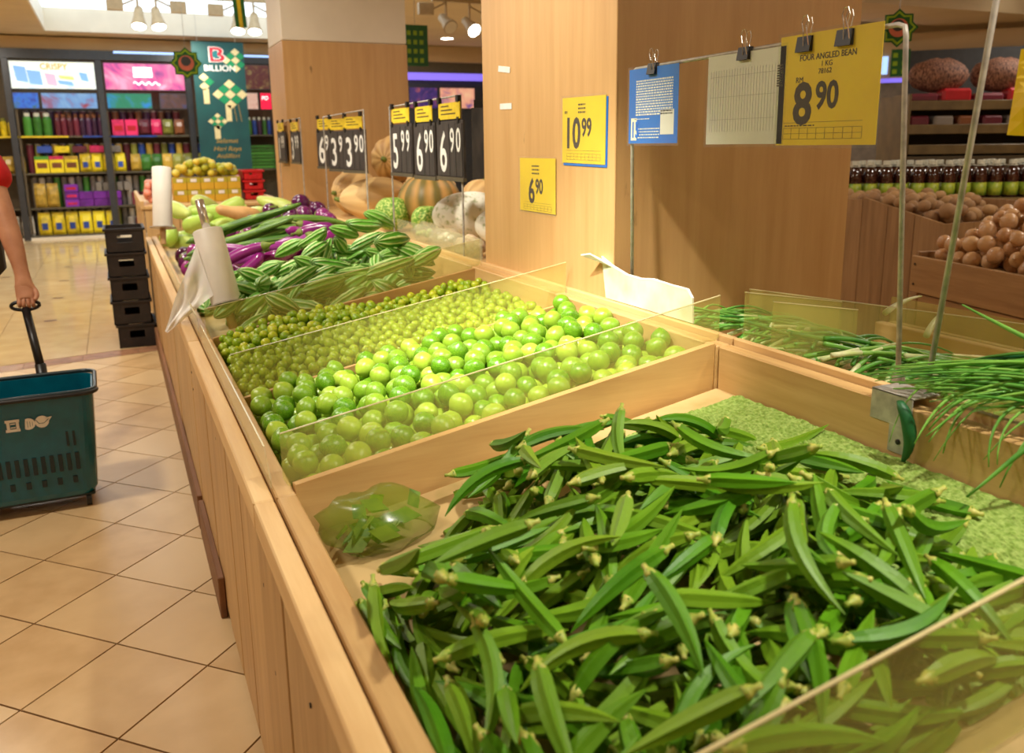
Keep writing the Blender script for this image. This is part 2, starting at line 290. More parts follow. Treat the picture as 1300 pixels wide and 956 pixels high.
class MB:
    def __init__(s): s.v = []; s.f = []
    def add(s, v, f):
        k = len(s.v); s.v += [tuple(p) for p in v]; s.f += [tuple(i+k for i in q) for q in f]; return s
    def box(s, a, b, ch=0., mat=None):
        """box from corner a to b, edges chamfered by ch"""
        a, b = np.minimum(a, b), np.maximum(a, b); c = (a+b)/2; h = (b-a)/2
        if ch > 0:
            ch = min(ch, h.min()*.6); bm = bmesh.new(); bmesh.ops.create_cube(bm, size=2)
            for q in bm.verts: q.co = Vector(q.co[i]*h[i] for i in range(3))
            bmesh.ops.bevel(bm, geom=list(bm.edges), offset=ch, segments=1, affect='EDGES')
            bm.verts.ensure_lookup_table(); v = [np.array(q.co) for q in bm.verts]; f = [[q.index for q in p.verts] for p in bm.faces]; bm.free()
        else:
            v = [np.array((x, y, z))*h for x in (-1, 1) for y in (-1, 1) for z in (-1, 1)]
            f = [(0, 1, 3, 2), (4, 6, 7, 5), (0, 4, 5, 1), (2, 3, 7, 6), (0, 2, 6, 4), (1, 5, 7, 3)]
        v = [p+c for p in v]
        if mat is not None: v = [np.array(mat @ Vector(p)) for p in v]
        return s.add(v, f)
    def quadbox(s, p, n):
        """slab: planar polygon p (list of points) extruded by vector n"""
        p = [np.array(q, float) for q in p]; n = np.array(n, float); k = len(p)
        v = p+[q+n for q in p]; f = [tuple(range(k))[::-1], tuple(range(k, 2*k))]+[(i, (i+1) % k, k+(i+1) % k, k+i) for i in range(k)]
        return s.add(v, f)
    def tube(s, pts, r, n=8, caps=True):
        P = [Vector(p) for p in pts]; R = r if hasattr(r, '__len__') else [r]*len(P); v = []; f = []
        d = (P[1]-P[0]).normalized(); u = d.orthogonal().normalized()
        for i, p in enumerate(P):
            t = (P[min(i+1, len(P)-1)]-P[max(i-1, 0)]).normalized(); u = (u-t*u.dot(t)).normalized(); q = t.cross(u)
            v += [p+(u*math.cos(a)+q*math.sin(a))*R[i] for a in (2*PI*k/n for k in range(n))]
        for i in range(len(P)-1): f += [(i*n+k, i*n+(k+1) % n, (i+1)*n+(k+1) % n, (i+1)*n+k) for k in range(n)]
        if caps: f += [tuple(range(n))[::-1], tuple(range((len(P)-1)*n, len(P)*n))]
        return s.add(v, f)
    def lathe(s, prof, n=16, mat=None, fn=None):
        """prof: (radius, height) pairs along local Z"""
        v = []; f = []
        for (r, h) in prof:
            for k in range(n):
                a = 2*PI*k/n; q = fn(a, h) if fn else 1; v.append(Vector((r*q*math.cos(a), r*q*math.sin(a), h)))
        for i in range(len(prof)-1): f += [(i*n+k, i*n+(k+1) % n, (i+1)*n+(k+1) % n, (i+1)*n+k) for k in range(n)]
        f += [tuple(range(n))[::-1], tuple(range((len(prof)-1)*n, len(prof)*n))]
        if mat is not None: v = [mat @ p for p in v]
        return s.add(v, f)
    def ball(s, c, r, n=12, m=8, sc=(1, 1, 1), mat=None):
        prof = [(math.sin(PI*i/m)*.999+.001, -math.cos(PI*i/m)) for i in range(m+1)]
        T = Matrix.Translation(c) @ (mat or Matrix()) @ Matrix.Diagonal((r*sc[0], r*sc[1], r*sc[2], 1)); return s.lathe(prof, n, T)
    def build(s, name, mat, parent=None, smooth=False): return meshobj(name, s.v, s.f, mat, parent, smooth)
def box(name, a, b, mat, parent=None, ch=0., T=None): return MB().box(np.array(a, float), np.array(b, float), ch, T).build(name, mat, parent)
def shade(o): o.data.polygons.foreach_set('use_smooth', [True]*len(o.data.polygons)); return o
def dup(o, m, parent=None):
    """a copy of a thing and of its parts and sub-parts; m is the copy's matrix"""
    c = o.copy(); COL.objects.link(c)
    if parent is None: c.matrix_basis = m; W[c.name] = m.copy()
    else: c.parent = parent; W[c.name] = W[parent.name]
    for ch in KIDS.get(o.name, ()): dup(ch, None, c)
    return c
KIDS = {}
def kid(o, p): KIDS.setdefault(p.name, []).append(o); return o
def frame_mat(o, right, upv):
    r = Vector(right).normalized(); u = Vector(upv).normalized(); n = r.cross(u)
    return Matrix(((r.x, u.x, n.x, o[0]), (r.y, u.y, n.y, o[1]), (r.z, u.z, n.z, o[2]), (0, 0, 0, 1)))
def text(body, h, T, mat, parent, name='lettering', xs=1., bold=0., shear=0., centre=False):
    """lettering as a thin mesh; h is the cap height, T maps the sign's own plane (x right, y up, z out) to the world"""
    cu = bpy.data.curves.new(name, 'FONT'); cu.body = body; cu.size = h/.69; cu.extrude = .0003; cu.offset = bold*h; cu.resolution_u = 3; cu.shear = shear
    cu.align_x = 'CENTER' if centre else 'LEFT'
    t = bpy.data.objects.new('tmp', cu); me = bpy.data.meshes.new_from_object(t)
    v = [T @ Vector((q.co.x*xs, q.co.y, q.co.z)) for q in me.vertices]; f = [tuple(p.vertices) for p in me.polygons]
    bpy.data.objects.remove(t); bpy.data.curves.remove(cu); bpy.data.meshes.remove(me)
    return meshobj(name, v, f, mat, parent)
def plate(mb, T, x0, y0, x1, y1, z0=0., z1=.0004):
    return mb.box(np.array((x0, y0, z0)), np.array((x1, y1, z1)), 0, T)

# ------------------------------------------------------------------ setting
def rz(x): return .70+.18*(x-.18)          # height of the slanting bin rims above the floor
STRIP = lambda x: 6.32+.21*x               # brown border strip crossing the aisle
def clip(poly, keep):
    """clip polygon by a half plane given by a signed function"""
    out = []
    for i, a in enumerate(poly):
        b = poly[(i+1) % len(poly)]; da, db = keep(a), keep(b)
        if da >= 0: out.append(a)
        if da*db < 0: t = da/(da-db); out.append((a[0]+(b[0]-a[0])*t, a[1]+(b[1]-a[1])*t))
    return out
floor = box('floor', (-4, -2, -.1), (12, 16, -.006), 'grout'); tag(floor, kind='structure')
S = .31; j = .004; s2 = S/math.sqrt(2)
tile_mesh = None
for i in range(-16, 40):
    for k in range(-16, 40):
        cx_, cy_ = -.122+(i-k)*s2*1.0+.0, 2.66+(i+k)*s2
        if not (-2.92 < cx_ < .5 and .3 < cy_ < 7.6): continue
        h = s2-j
        poly = [(cx_-h, cy_), (cx_, cy_-h), (cx_+h, cy_), (cx_, cy_+h)]
        cl = clip(clip(poly, lambda p: STRIP(p[0])-.10-p[1]), lambda p: p[0]+2.7)
        if len(cl) < 3: continue
        MB().quadbox([(x, y, -.006) for x, y in cl], (0, 0, .006)).build('tile', 'tile', floor)
for i in range(9):
    x0 = -2.68+i*.34; x1 = x0+.337
    MB().quadbox([(x0, STRIP(x0)-.09, -.006), (x1, STRIP(x1)-.09, -.006), (x1, STRIP(x1)+.09, -.006), (x0, STRIP(x0)+.09, -.006)], (0, 0, .006)).build('border_tile', 'strip', floor)
for i in range(6):
    for k in range(16):
        x0, y0 = -2.68+i*.6, 5.7+k*.6
        cl = clip([(x0, y0), (x0+.597, y0), (x0+.597, y0+.597), (x0, y0+.597)], lambda p: p[1]-STRIP(p[0])-.10)
        if len(cl) < 3: continue
        t = MB().quadbox([(x, y, -.006) for x, y in cl], (0, 0, .006)).build('polished_tile', 'bigtile', floor)
        if (i+k) % 2 == 0 and y0 > 6.6:
            box('inset', (x0+.26, y0+.27, -.001), (x0+.35, y0+.33, .0008), 'dot', t)
f3 = box('trim_8', (-4, -2, -.006), (-2.705, 16, 0), 'tile'); tag(f3, kind='structure')
# plain floor on the far side of the stand
f2 = box('trim_1', (.8, -2, -.006), (12, 16, 0), 'tile'); tag(f2, kind='structure')
# ceiling with a lit cove over the aisle
CX0, CX1, CY0, CY1, CZ = -.68, 3.1, 8.6, 14.6, 3.0
ceil = MB()
ceil.box((-4, -2, CZ), (12, CY0, CZ+.6)).box((-4, CY1, CZ), (12, 16, CZ+.6)).box((-4, CY0, CZ), (CX0, CY1, CZ+.6)).box((CX1, CY0, CZ), (12, CY1, CZ+.6))
tag(ceil.build('ceiling', 'ceil'), kind='structure')
cl = MB().box((CX0, CY0, CZ+.32), (CX1, CY1, CZ+.36)).build('trim_2', 'cove'); tag(cl, kind='structure')
lip = MB().box((CX0, CY1-.02, CZ), (CX1, CY1, CZ+.32)).box((CX0, CY0, CZ), (CX0+.02, CY1, CZ+.32)).box((CX1-.02, CY0, CZ), (CX1, CY1, CZ+.32)).box((CX0, CY0, CZ), (CX1, CY0+.02, CZ+.32))
tag(lip.build('trim_3', 'white'), kind='structure')
tag(box('wall_back', (-4, 15.5, 0), (12, 16, CZ), 'wallp'), kind='structure')
tag(box('wall_left', (-4.2, -2, 0), (-4, 16, CZ), 'wallp'), kind='structure')
tag(box('wall_right', (12, -2, 0), (12.2, 16, CZ), 'wallp'), kind='structure')
tag(box('wall_front', (-4, -2.2, 0), (12, -2, CZ), 'wallp'), kind='structure')
# ceiling beam on the right, as seen past the pillar
tag(box('trim_4', (6.4, 6.6, 2.62), (12, 7.6, CZ), 'ceil'), kind='structure')

# pillars clad in maple boards
def pillar(name, x0, x1, y0, y1, zw, label, seams):
    p = empty(name, ((x0+x1)/2, (y0+y1)/2, 0), label, 'pillar')
    box('core', (x0+.012, y0+.012, 0), (x1-.012, y1-.012, CZ), 'white', p)
    z0 = 0
    for a, b, e in (('y', y0, -1), ('y', y1, 1)):
        pass
    box('panel', (x0, y0+.001, .0), (x0+.012, y1, zw), 'maple', p, .0015)
    box('panel', (x1-.012, y0+.001, .0), (x1, y1, zw), 'maple', p, .0015)
    box('panel', (x0+.0005, y0, .0), (x1, y0+.012, zw), 'maple', p, .0015)
    box('panel', (x0+.012, y1-.012, .0), (x1-.012, y1, zw), 'maple', p, .0015)
    if zw < CZ: box('upper_band', (x0+.003, y0+.003, zw+.006), (x1-.003, y1-.003, CZ), 'white', p, .002)
    return p
P1 = pillar('pillar', 1.283, 2.157, 2.137, 3.092, CZ, 'maple clad pillar carrying two yellow price cards', 0)
P2 = pillar('pillar', 1.283, 2.277, 7.073, 7.72, 2.14, 'maple clad pillar with a white painted top behind the pumpkins', 0)
for (y, z, r) in [(2.89, 1.60, .12), (2.88, 1.475, 0.02)]:
    T = Matrix.Translation((1.2815, y, z)) @ Matrix.Rotation(r, 4, 'X')
    box('tape_scrap', (-.0008, -.05, -.01), (0, .05, .01), 'whiteink', P1, 0, T)

# ------------------------------------------------------------------ the long produce stand
def acr(name, pts, n, parent, mat='acr'):
    o = MB().quadbox(pts, n).build(name, mat, parent)
    k = len(pts)
    return o
def module(label, y0, y1, dividers, acr_rim, end_near=False, plank_w=.24, kick=True, floor_dz=-.11):
    t = empty('produce_stand', (.72, (y0+y1)/2, 0), label, 'display stand')
    # upright planks of the side
    n = max(1, round((y1-y0)/plank_w)); e = np.linspace(y0, y1, n+1)
    for i in range(n):
        ww = random.uniform(-.002, .002)
        box('plank', (.178+ww, e[i]+.0018, .03), (.2+ww, e[i+1]-.0018, .665), 'pine', t, .002)
    box('top_rail', (.176, y0+.001, .645), (.214, y1-.001, .70), 'bev', t, .003)
    box('top_rail', (.219, y0+.001, .645), (.256, y1-.001, .704), 'pineY', t, .003)
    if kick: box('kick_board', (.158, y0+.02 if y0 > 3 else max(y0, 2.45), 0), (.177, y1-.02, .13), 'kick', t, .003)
    # back spine boards
    box('spine_board', (1.225, y0+.001, .68), (1.262, y1-.001, .888), 'pineY', t, .003)
    box('spine_board', (1.266, y0+.001, .68), (1.284, y1-.001, .902), 'bev', t, .002)
    # slanting bin floor
    d = floor_dz
    MB().quadbox([(.256, y0, rz(.256)+d), (1.225, y0, rz(1.225)+d), (1.225, y1, rz(1.225)+d), (.256, y1, rz(.256)+d)], (0, 0, -.015)).build('bin_floor', 'liner', t)
    for (y, wood_h, glass_h) in dividers:
        if wood_h is not None:
            for q, (dy, hh, mt) in enumerate([(-.017, 0, 'pineX'), (.001, -.006, 'pineX')]):
                MB().quadbox([(.257, y+dy, rz(.257)+d), (1.224, y+dy, rz(1.224)+d), (1.224, y+dy, rz(1.224)+wood_h+hh), (.257, y+dy, rz(.257)+wood_h+hh)], (0, .016, 0)).build('divider', mt, t)
        if glass_h:
            z0 = wood_h if wood_h is not None else d; yy = y+.019
            a = acr('acrylic_divider', [(.24, yy, rz(.24)+(.01 if wood_h is not None else .01)), (.258, yy, rz(.258)+z0-.03), (1.222, yy, rz(1.222)+z0-.03), (1.262, yy, rz(1.262)+.004), (1.262, yy, rz(1.262)+glass_h), (.24, yy, rz(.24)+glass_h)], (0, .004, 0), t)
            MB().quadbox([(.24, yy-.0003, rz(.24)+glass_h), (1.262, yy-.0003, rz(1.262)+glass_h), (1.262, yy-.0003, rz(1.262)+glass_h+.0018), (.24, yy-.0003, rz(.24)+glass_h+.0018)], (0, .0046, 0)).build('polished_edge', 'edge', a)
    if acr_rim:
        a0, a1 = acr_rim
        a = acr('acrylic_rim', [(.2155, a0, .705), (.2155, a1, .705), (.2155, a1, .755), (.2155, a1-.03, .77), (.2155, a0+.06, .77), (.2155, a0, .725)], (.003, 0, 0), t, 'acr2')
        MB().quadbox([(.2153, a0+.06, .77), (.2153, a1-.03, .77), (.2153, a1-.03, .7715), (.2153, a0+.06, .7715)], (.0034, 0, 0)).build('polished_edge', 'edge', a)
    return t
S0 = module('wooden produce stand holding the okra', .50, 1.572, [], None, kick=False, floor_dz=-.10)
# near end board of the okra bin, lower than the acrylic that tops it
MB().quadbox([(.257, .5, .5), (1.224, .5, .6), (1.224, .5, rz(1.224)-.11), (.257, .5, rz(.257)-.11)], (0, .016, 0)).build('end_board', 'pineX', S0)
a = acr('acrylic_divider', [(.25, .52, rz(.25)-.09), (1.222, .52, rz(1.222)-.09), (1.222, .52, rz(1.222)+.095), (.25, .52, rz(.25)+.095)], (0, .004, 0), S0)
MB().quadbox([(.25, .5197, rz(.25)+.095), (1.222, .5197, rz(1.222)+.095), (1.222, .5197, rz(1.222)+.097), (.25, .5197, rz(.25)+.097)], (0, .0046, 0)).build('polished_edge', 'edge', a)
S1 = module('wooden produce stand holding limes and calamansi', 1.575, 3.098, [(1.60, .004, .10), (2.37, -.03, .088), (3.08, -.004, .095)], (1.62, 3.04))
S2 = module('long wooden produce stand holding gourds and eggplants', 3.101, 7.05, [(4.25, None, .0)], (3.13, 5.2), plank_w=.25)
a = acr('acrylic_divider', [(.257, 4.25, rz(.257)-.1), (1.224, 4.25, rz(1.224)-.1), (1.224, 4.25, rz(1.224)+.012), (.257, 4.25, rz(.257)+.012)], (0, .004, 0), S2, 'acr2')
MB().quadbox([(.257, 7.02, .55), (1.224, 7.02, .6), (1.224, 7.02, .9), (.257, 7.02, .72)], (0, .02, 0)).build('end_board', 'pineX', S2)
# screw heads on the planks by the corners
for (y, z) in [(1.52, .56), (1.45, .42), (1.1, .58), (1.1, .44), (2.3, .6), (3.06, .6), (3.06, .54)]:
    MB().lathe([(.004, 0), (.004, .002)], 8, frame_mat((.178, y, z), (0, -1, 0), (0, 0, 1))).build('screw', 'darkmetal', S0 if y < 1.57 else S1)
# green crumb mat lying in the okra bin
nx, ny = 120, 100; gx = np.linspace(.80, 1.222, nx); gy = np.linspace(.56, 1.50, ny); v = []; f = []
for jy in range(ny):
    for ix in range(nx):
        e = 0 if 0 < ix < nx-1 and 0 < jy < ny-1 else 1
        v.append((gx[ix], gy[jy], rz(gx[ix])-.0985+(0 if e else .004+.0045*random.random()+.003*math.sin(gx[ix]*31)*math.sin(gy[jy]*27))))
for jy in range(ny-1):
    for ix in range(nx-1): q = jy*nx+ix; f.append((q, q+1, q+nx+1, q+nx))
tag(meshobj('crumb_mat', v, f, 'turf'), 'bright green crumbly mat lining the okra bin', 'mat')
# steel corner bracket on the spine behind the okra
b = empty('corner_bracket', (1.24, 1.07, .84), 'steel corner bracket screwed to the rim behind the okra', 'bracket')
MB().box(np.array((1.2215, 1.03, .85)), np.array((1.2245, 1.12, .907)), .0006).build('plate', 'steel', b)
MB().box(np.array((1.2215, 1.03, .9035)), np.array((1.29, 1.12, .9065)), .0006).build('flange', 'steel', b)
MB().box(np.array((1.221, 1.03, .80)), np.array((1.2245, 1.075, .852)), .0006).build('tab', 'steel', b)
MB().lathe([(.005, 0), (.005, .002), (.002, .003)], 10, frame_mat((1.221, 1.052, .822), (0, -1, 0), (0, 0, 1))).build('screw', 'darkmetal', b)

# rear half of the stand: mirrored bins sloping away, and the flat deck between the pillars
def rz2(x): return .93-.16*(x-1.29)
R1 = empty('rear_stand', (1.8, 1.3, 0), 'rear bins of the stand holding spring onions and leeks', 'display stand')
MB().quadbox([(1.288, .2, rz2(1.288)-.13), (2.33, .2, rz2(2.33)-.13), (2.33, 2.12, rz2(2.33)-.13), (1.288, 2.12, rz2(1.288)-.13)], (0, 0, -.015)).build('bin_floor', 'liner', R1)
for i in range(7): box('plank', (2.335, .2+i*.274, .03), (2.355, .2+i*.274+.27, .70), 'pine', R1, .002)
box('top_rail', (2.30, .2, .66), (2.334, 2.12, .745), 'bev', R1, .003); box('top_rail', (2.357, .2, .66), (2.39, 2.12, .74), 'pineY', R1, .003)
a = acr('acrylic_rim', [(2.345, .3, .72), (2.345, 2.1, .72), (2.345, 2.1, .83), (2.345, .3, .83)], (.004, 0, 0), R1)
for y, x0, x1, hh in [(1.60, 1.32, 1.62, .075), (1.48, 1.30, 1.55, .07), (1.02, 1.30, 2.3, .05)]:
    a = acr('acrylic_divider', [(x0, y, rz2(x0)-.1), (x1, y, rz2(x1)-.1), (x1, y, rz2(x1)+hh), (x0, y, rz2(x0)+hh)], (0, .004, 0), R1)
    MB().quadbox([(x0, y-.0003, rz2(x0)+hh), (x1, y-.0003, rz2(x1)+hh), (x1, y-.0003, rz2(x1)+hh+.002), (x0, y-.0003, rz2(x0)+hh+.002)], (0, .0046, 0)).build('polished_edge', 'edge', a)
a = acr('loose_acrylic_sheet', [(1.753, 2.11, .80), (2.02, 1.30, .765), (2.02, 1.30, .90), (1.753, 2.11, .90)], (.004, 0, 0), R1)
MB().quadbox([(1.753, 2.11, .90), (2.02, 1.30, .90), (2.02, 1.30, .902), (1.753, 2.11, .902)], (.0045, 0, 0)).build('polished_edge', 'edge', a)
R2 = empty('rear_deck', (1.8, 5.1, 0), 'flat wooden deck between the two pillars heaped with pumpkins', 'display stand')
for i in range(8): box('deck_board', (1.288+i*.128, 3.10, .85), (1.288+i*.128+.125, 7.06, .875), 'pineY', R2, .002)
for i in range(16): box('plank', (2.30, 3.1+i*.2475, .03), (2.32, 3.1+i*.2475+.244, .86), 'pine', R2, .002)
a = acr('acrylic_rim', [(1.286, 3.14, .88), (1.286, 4.26, .88), (1.286, 4.26, .985), (1.286, 3.14, .985)], (.004, 0, 0), R2, 'acr2')
# ------------------------------------------------------------------ piling helpers
def spindle(L, rfun, bend, nseg=9, nring=10, ridge=0., nr=5, jit=0.):
    """local mesh along X from -L/2 (stalk end) to L/2, bent in Y; rfun(s) gives the radius"""
    v = []; f = []
    for i in range(nseg+1):
        s = i/nseg; x = (s-.5)*L; yb = bend*((2*s-1)**2-.35); r = rfun(s)
        for k in range(nring):
            a = 2*PI*k/nring; q = 1+ridge*math.cos(nr*a)+random.uniform(-jit, jit)
            v.append((x, yb+r*q*math.cos(a), r*q*math.sin(a)))
    for i in range(nseg): f += [(i*nring+k, (i+1)*nring+k, (i+1)*nring+(k+1) % nring, i*nring+(k+1) % nring) for k in range(nring)]
    f += [tuple(range(nring)), tuple(range(nseg*nring, (nseg+1)*nring))[::-1]]
    return v, f
class Field:
    """height field of a bin; drop() lays a capsule on whatever lies there already"""
    def __init__(s, x0, x1, y0, y1, floor, res=.005):
        s.x0, s.y0, s.res = x0, y0, res; s.x1, s.y1 = x1, y1
        s.nx, s.ny = int((x1-x0)/res)+1, int((y1-y0)/res)+1
        X = x0+np.arange(s.nx)*res; s.H = np.tile(np.array([floor(x) for x in X])[:, None], (1, s.ny)); s.F = s.H.copy()
    def disc(s, x, y, r):
        i0, i1 = max(0, int((x-r-s.x0)/s.res)), min(s.nx-1, int((x+r-s.x0)/s.res)+1)
        k0, k1 = max(0, int((y-r-s.y0)/s.res)), min(s.ny-1, int((y+r-s.y0)/s.res)+1)
        gx = s.x0+np.arange(i0, i1+1)*s.res-x; gy = s.y0+np.arange(k0, k1+1)*s.res-y
        d2 = gx[:, None]**2+gy[None, :]**2; return (slice(i0, i1+1), slice(k0, k1+1)), np.sqrt(np.maximum(r*r-d2, 0)), d2 <= r*r
    def at(s, x, y): return s.H[min(s.nx-1, max(0, int((x-s.x0)/s.res))), min(s.ny-1, max(0, int((y-s.y0)/s.res)))]
    def drop(s, x, y, a, L, rfun, sink=.1, maxs=.6, n=9):
        c, q = math.cos(a), math.sin(a); t = np.linspace(-.5, .5, n)*L; need = []
        for k, tt in enumerate(t):
            r = max(.004, rfun(k/(n-1))); sl, up_, ok = s.disc(x+c*tt, y+q*tt, r)
            if up_.size == 0 or not ok.any(): need.append(s.at(x+c*tt, y+q*tt)+r); continue
            need.append(float(np.where(ok, s.H[sl]+up_, -9).max())-sink*r)
        best = None
        for b in np.linspace(-maxs, maxs, 25):
            z = max(nd-b*tt for nd, tt in zip(need, t))
            if best is None or z < best[0]: best = (z, b)
        z, b = best; return z, b
    def stamp(s, x, y, z, a, b, L, rfun):
        c, q = math.cos(a), math.sin(a)
        for tt in np.arange(-.5*L, .5*L, .006):
            r = max(.003, rfun(tt/L+.5)); sl, up_, ok = s.disc(x+c*tt, y+q*tt, r)
            if up_.size: s.H[sl] = np.where(ok, np.maximum(s.H[sl], z+b*tt+up_), s.H[sl])
    def lay(s, x, y, a, L, rfun, sink=.1, maxs=.6, extra=0.):
        z, b = s.drop(x, y, a, L, rfun, sink, maxs); b2 = b
        if extra: b2 = b+extra; z += abs(extra)*L*.32
        s.stamp(x, y, z, a, b2, L, rfun)
        th = math.atan(b2); return Matrix.Translation((x, y, z)) @ Matrix.Rotation(a, 4, 'Z') @ Matrix.Rotation(-th, 4, 'Y') @ Matrix.Rotation(random.uniform(0, 2*PI) if True else 0, 4, 'X')
def inside(s, x, y, a, L, m):
    c, q = abs(math.cos(a))*L/2, abs(math.sin(a))*L/2; return s.x0+m+c < x < s.x1-m-c and s.y0+m+q < y < s.y1-m-q
def transform(v, m): a = np.array(m); return np.asarray(v) @ a[:3, :3].T+a[:3, 3]
def localmesh(name, v, f, mat, smooth=True):
    me = bpy.data.meshes.new(name); me.from_pydata([tuple(p) for p in v], [], f); me.materials.append(M[mat])
    if smooth: me.polygons.foreach_set('use_smooth', [True]*len(me.polygons))
    return me
def inst(name, me, m, parent=None):
    o = bpy.data.objects.new(name, me); COL.objects.link(o)
    if parent is not None: o.parent = parent
    else: o.matrix_basis = m
    W[o.name] = W[parent.name] if parent is not None else m.copy(); return o
def merged(name, items, mat, smooth=True):
    v = []; f = []; k = 0
    for (vv, ff, m) in items:
        p = transform(vv, m); v.append(p); f += [tuple(i+k for i in q) for q in ff]; k += len(p)
    return meshobj(name, np.concatenate(v), f, mat, None, smooth)
def spheres(n, region, floor, rad, target=None, trials=14, placed=None, seed=1):
    """drop n balls one by one, each rolling to the lowest of a few nearby spots"""
    g = np.random.default_rng(seed); x0, x1, y0, y1 = region
    P = np.zeros((n+(len(placed) if placed is not None else 0), 4)); k = 0
    if placed is not None: P[:len(placed)] = placed; k = len(placed)
    out = []; fails = 0
    def height(x, y, r):
        z = floor(x)+r
        if k:
            q = P[:k]; d2 = (q[:, 0]-x)**2+(q[:, 1]-y)**2; R = q[:, 3]+r; ok = d2 < R*R
            if ok.any(): z = max(z, float((q[ok, 2]+np.sqrt(R[ok]**2-d2[ok])).max()))
        return z
    while len(out) < n and fails < 4000:
        r = g.uniform(*rad); x, y = g.uniform(x0+r, x1-r), g.uniform(y0+r, y1-r)
        z = height(x, y, r); step = r*1.3
        for _ in range(trials):
            a = g.uniform(0, 2*PI); xx, yy = min(x1-r, max(x0+r, x+step*math.cos(a))), min(y1-r, max(y0+r, y+step*math.sin(a)))
            zz = height(xx, yy, r)
            if zz < z: x, y, z = xx, yy, zz
            else: step *= .82
        if target and z > target(x, y): fails += 1; continue
        P[k] = (x, y, z, r); k += 1; out.append((x, y, z, r))
    return out
CAM = np.array((0, 0, 1.345))
# ------------------------------------------------------------------ okra
OK = []
for i in range(7):
    L = [.125, .14, .15, .16, .135, .17, .145][i]; R = [.0108, .011, .0112, .0108, .0118, .0112, .0105][i]; bend = [.004, .012, .002, .020, .008, .010, .016][i]
    rf = lambda s, R=R: R*np.interp(s, [0, .06, .2, .5, .75, .9, 1], [.70, .92, 1, .93, .66, .33, .05])
    v, f = spindle(L, rf, bend, 9, 10, .15, 5)
    cm = MB(); x0 = -L/2; yb = bend*.65
    cm.tube([(x0-.016, yb+bend*.35, 0), (x0-.010, yb+bend*.2, 0), (x0-.003, yb+.0, 0), (x0+.004, yb, 0)], [R*.34, R*.30, R*.62, R*.84], 8)
    OK.append((L, rf, localmesh('okra', v, f, 'okra', False), localmesh('stem_cap', cm.v, cm.f, 'okracap'), v, f))
fl = Field(.262, 1.218, .535, 1.545, lambda x: rz(x)-.0985)
EDGE = [(.262, 1.24), (.40, 1.28), (.50, 1.40), (.56, 1.53), (.75, 1.47), (.98, 1.41), (1.09, 1.34), (1.04, 1.13), (1.11, .97), (1.10, .85), (1.06, .69), (1.05, .50)]
def okra_target(x, y):
    """how high the heap stands above the mat: falls off towards its open back and right edge"""
    poly = EDGE+[(.262, .50)]; ins = False
    for i, (ax, ay) in enumerate(poly):
        bx, by = poly[i-1]
        if (ay > y) != (by > y) and x < (bx-ax)*(y-ay)/(by-ay)+ax: ins = not ins
    if not ins: return 0
    d = 9
    for (ax, ay), (bx, by) in zip(EDGE, EDGE[1:]):
        t = max(0, min(1, ((x-ax)*(bx-ax)+(y-ay)*(by-ay))/((bx-ax)**2+(by-ay)**2))); d = min(d, math.hypot(x-ax-t*(bx-ax), y-ay-t*(by-ay)))
    return .052*min(1, max(0, d-.035)/.22)
lay = []
def okra_pass(n, lim, tries=9000):
    c = 0
    while c < n and tries > 0:
        tries -= 1; i = random.randrange(7); L, rf = OK[i][0], OK[i][1]
        x, y = random.uniform(.28, 1.20), random.uniform(.55, 1.52); a = random.gauss(.25, .75) if random.random() < .45 else random.uniform(0, PI)
        if x < .37: a = random.gauss(PI/2-.12, .22); x = random.uniform(.272, .37)
        if random.random() < .5: a += PI
        if not inside(fl, x, y, a, L+.03, .006): continue
        t = okra_target(x, y)*lim
        if fl.at(x, y)-(rz(x)-.0985) > t or t <= 0: continue
        m = fl.lay(x, y, a, L, rf, .75, .5, random.uniform(-.35, .35) if random.random() < .10 else 0); lay.append((i, m)); c += 1
okra_pass(230, .45); okra_pass(297, 1.)
# strays on the mat and lower edge
for (x, y, a, i) in [(1.14, 1.22, .0, 3), (1.08, 1.02, 2.4, 1), (1.12, .90, 1.9, 4)]:
    lay.append((i, fl.lay(x, y, a, OK[i][0], OK[i][1], .05)))
deep = lay[:len(lay)-300]; top = lay[-300:]
if deep:
    okstuff = merged('okra_heap', [(OK[i][4], OK[i][5], m) for i, m in deep], 'okra', False)
    tag(okstuff, 'lower layer of green okra pods buried in the heap', 'okra', kind='stuff')
for i, m in top:
    o = inst('okra', OK[i][2], m); inst('stem_cap', OK[i][3], None, o)
    tag(o, 'green okra pod lying in the heap in the near bin', 'okra', 'okra pods in the near bin')

# ------------------------------------------------------------------ limes
def fruit_mesh(name, r, mat, nub=.07, n=18, m=12, sx=1., dent=0.):
    prof = []
    for i in range(m+1):
        t = PI*i/m; q = r*(1+nub*abs(math.cos(t))**14); prof.append((max(.0006, q*math.sin(t)), -q*math.cos(t)*sx+dent*0))
    b = MB().lathe(prof, n); return localmesh(name, b.v, b.f, mat)
limes = [fruit_mesh('lime', 1., 'lime', nb, 20, 14, sx) for nb, sx in [(.10, 1.04), (.05, 1.0), (.14, 1.06)]]
base = spheres(265, (.26, 1.222, 1.63, 2.345), lambda x: rz(x)-.115, (.0255, .0275), lambda x, y: rz(x)-.045, 12, None, 3)
lt = lambda x, y: rz(x)-.008+.018*math.exp(-((x-.75)/.4)**2-((y-2.0)/.28)**2)
tp = spheres(262, (.26, 1.222, 1.63, 2.345), lambda x: rz(x)-.115, (.0255, .0285), lt, 12, np.array(base), 4)
bv = MB().ball((0, 0, 0), 1, 10, 7)
tag(merged('lime_heap', [(bv.v, bv.f, Matrix.Translation(p[:3]) @ Matrix.Scale(p[3], 4)) for p in base], 'lime'), 'lower layer of green limes under the heap', 'lime', kind='stuff')
